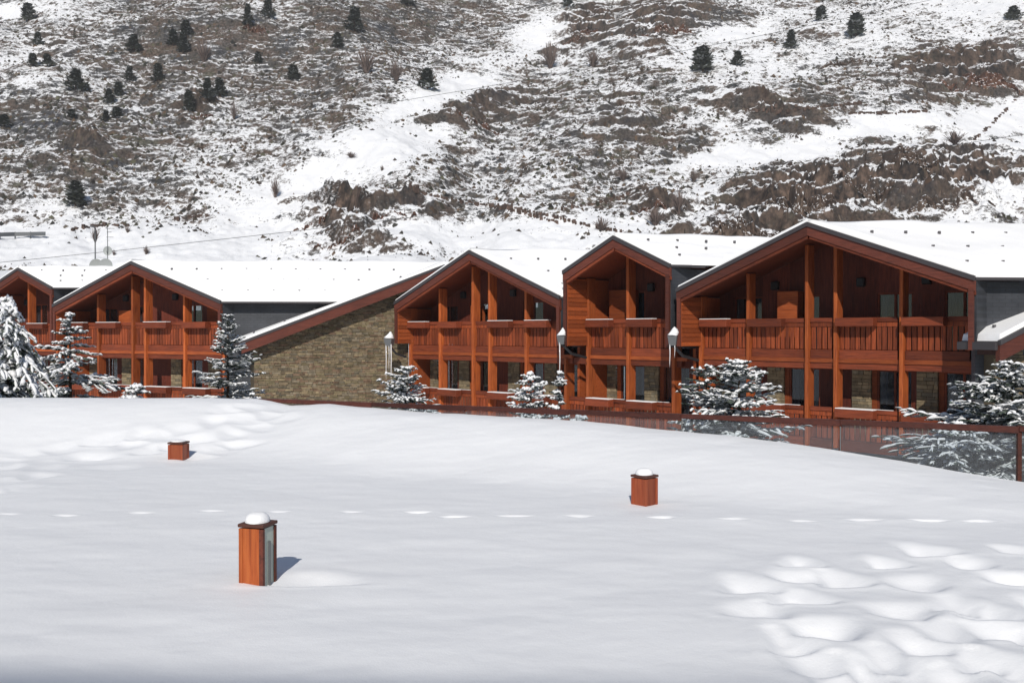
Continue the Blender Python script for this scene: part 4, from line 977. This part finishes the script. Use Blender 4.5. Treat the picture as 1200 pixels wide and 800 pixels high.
# ------------------------------------------------------------------ street furniture and cables on the slope
def street_lamp():
    X, Y, Z = 0, 0, 0
    X, Y, _ = ray(112, 268, 95); zt = (HOR-267)/F_PX*95; T = thing('street_lamp', 'thin grey street lamp pole behind the leftmost chalet roof', 'street lamp', (X, Y, 0))
    MB().tube([(0, 0, 2), (0, 0, zt)], [.09, .06], 8).build('pole', M['metal'], T)
    MB().tube([(0, 0, zt-.1), (.0, -.5, zt+.05)], .04, 6).build('arm', M['metal'], T)
    MB().box(-.14, .14, -.9, -.4, zt-.02, zt+.12).build('lamp_head', M['metal'], T, bevel=.03)
street_lamp()
X, Y, Z = ray(112, 275, 97.0); o = link('bare_shrub', BM[1]); o.location = (X, Y, Z-.9); o.scale = (1.1, 1.1, 2.0); setp(o, 'bare shrub growing right behind the street lamp head', 'shrub')
def dishes():
    Yd = 48.0
    X, _, _ = ray(126.5, 300, Yd); T = thing('antenna_mast', 'antenna mast with round grey dish rising over the leftmost roof ridge', 'antenna mast', (X, Yd, 0))
    z = lambda y: (HOR-y)/F_PX*Yd
    MB().tube([(0, 0, z(330)), (0, 0, z(267))], .018, 6).build('mast', M['metal'], T)
    for yy_, w in ((268, .35), (272, .2), (278, .3)): MB().tube([(-w*.2, 0, z(yy_)), (w, 0, z(yy_))], .012, 5).build('crossbar', M['metal'], T)
    disc = []
    def dish(x0, y0, r, nm, parent, Yq, half=False):
        n = 24; mb = MB(); rings = []
        for k, (s, dpt) in enumerate(((1, 0), (.7, .08), (.35, .14), (.02, .16))):
            rings.append([(x0+math.cos(6.283*j/n)*r*s, dpt*r*1.2, z(y0)+math.sin(6.283*j/n)*r*s) for j in range(n)])
        for a, b in zip(rings[:-1], rings[1:]): mb.poly(a+b, [(j, (j+1) % n, n+(j+1) % n, n+j) for j in range(n)])
        mb.build(nm, M['pale'], parent, smooth=True)
        MB().tube([(x0, .1*r, z(y0)-r*.9), (x0, -.5*r, z(y0)-.1*r)], .012, 5).build('feed_arm', M['metal'], parent)
    dish(0, 294, .235, 'dish', T, Yd)
    for px, r, lab in ((113, .36, 'left large pale satellite dish half hidden behind the leftmost roof ridge'), (125.5, .36, 'right large pale satellite dish half hidden under the antenna mast')):
        Xd, _, _ = ray(px, 313, Yd-.3); D = thing('satellite_dish', lab, 'satellite dish', (Xd, Yd-.3-(.15 if px > 120 else 0), 0))
        dish(0, 312, r, 'dish', D, Yd)
        MB().tube([(0, .2, z(345)), (0, .2, z(315))], .03, 6).build('stand', M['metal'], D)
dishes()
def guard_rail():
    T = thing('guard_rail', 'grey snow capped road guard rail at the left edge low on the slope', 'guard rail')
    P = [hit_hill(x, y) for x, y in ((-30, 281), (0, 281), (18, 281), (36, 281), (54, 280))]
    ztop = [(p[0], p[1], p[2]) for p in P]
    for (a, b) in zip(ztop[:-1], ztop[1:]):
        MB().hexa([(a[0], a[1]-.1, a[2]+.5), (b[0], b[1]-.1, b[2]+.5), (b[0], b[1], b[2]+.5), (a[0], a[1], a[2]+.5)], [(a[0], a[1]-.1, a[2]+1.2), (b[0], b[1]-.1, b[2]+1.2), (b[0], b[1], b[2]+1.2), (a[0], a[1], a[2]+1.2)]).build('beam', M['metal'], T)
        MB().tube([(a[0], a[1]+.1, a[2]-.5), (a[0], a[1]+.1, a[2]+1.25)], .12, 6).build('post', M['metal'], T)
guard_rail()
def shed():
    Yq = 62.0; x0 = ray(300, 308, Yq)[0]; x1 = ray(374, 308, Yq)[0]; z = (HOR-306.5)/F_PX*Yq
    T = thing('low_shed', 'dark low shed roof line showing just above the long snowy ridge', 'shed', ((x0+x1)/2, Yq, 0)); w = (x1-x0)/2
    MB().box(-w, w, 0, 2.5, -2.5, z-.12).build('wall', M['darktrim'], T); MB().box(-w-.1, w+.1, -.2, 2.7, z-.12, z+.02).build('roof', M['edge'], T)
    MB().box(-w*.9, w*.7, 0, 2.6, z+.02, z+.08).build('roof_snow', M['roof_snow'], T)
shed()
def cable(pts, Yc, r, label):
    P = [ray(x, y, Yc) for x, y in pts]; mb = MB(); Q = []
    n = 60; xs_ = np.array([p[0] for p in P]); zs_ = np.array([p[2] for p in P]); co = np.polyfit(xs_, zs_, 2)
    for i in range(n+1):
        x = xs_[0]+(xs_[-1]-xs_[0])*i/n; Q.append((x, Yc, float(np.polyval(co, x))))
    o = mb.tube(Q, r, 5).build('power_cable', M['cable']); setp(o, label, 'cable', 'overhead cables across the mountainside')
cable([(-200, 325), (0, 308), (160, 293), (300, 277), (400, 266), (570, 243), (810, 212), (1156, 164), (1200, 158), (1400, 128)], 118.0, .032, 'long lower overhead cable rising from the left roofs to the right edge')
cable([(-100, 195), (400, 133), (544, 108), (840, 52), (888, 40), (1300, -45)], 135.0, .028, 'upper overhead cable crossing the bright snow patch in the middle')

# ------------------------------------------------------------------ unseen block added behind the camera to shade the near edge
T = thing('shade_block', 'unseen tall block added behind the viewer so its roof edge shades the nearest strip of snow', 'building', (0, -26.4, 0), rad(-3.7))
MB().box(-30, 30, -14, -1.0, -3.4, 19.3).build('wall', M['shade_plaster'], T)  # body of the added shade block
MB().box(-31, 31, -15, 0.0, 19.4, 19.8).build('roof', M['darktrim'], T)  # roof slab of the added block, casts the near shade edge
for i in range(14):
    for k in range(6):
        link('window', boxmesh(1.6, .08, 1.3, M['room'], 'window'), T, (-28+i*4.1, -1.04, -1.6+k*3.2))  # windows of the added shade block

# ------------------------------------------------------------------ thin winter air
hz = MB().box(-560, 560, -70, 500, -8, 240).build('haze', M['snow'])
hz.data.materials.clear(); hm = bpy.data.materials.new('thin_haze'); hm.use_nodes = True
hn, hl = hm.node_tree.nodes, hm.node_tree.links; hn.clear()
ho = hn.new("ShaderNodeOutputMaterial"); hv = hn.new("ShaderNodeVolumePrincipled")
hv.inputs["Color"].default_value = (0.9, 0.92, 0.96, 1); hv.inputs["Density"].default_value = 0.00032
hl.new(hv.outputs[0], ho.inputs["Volume"]); hz.data.materials.append(hm); setp(hz, 'thin pale winter haze over the whole valley', None, None, 'stuff')
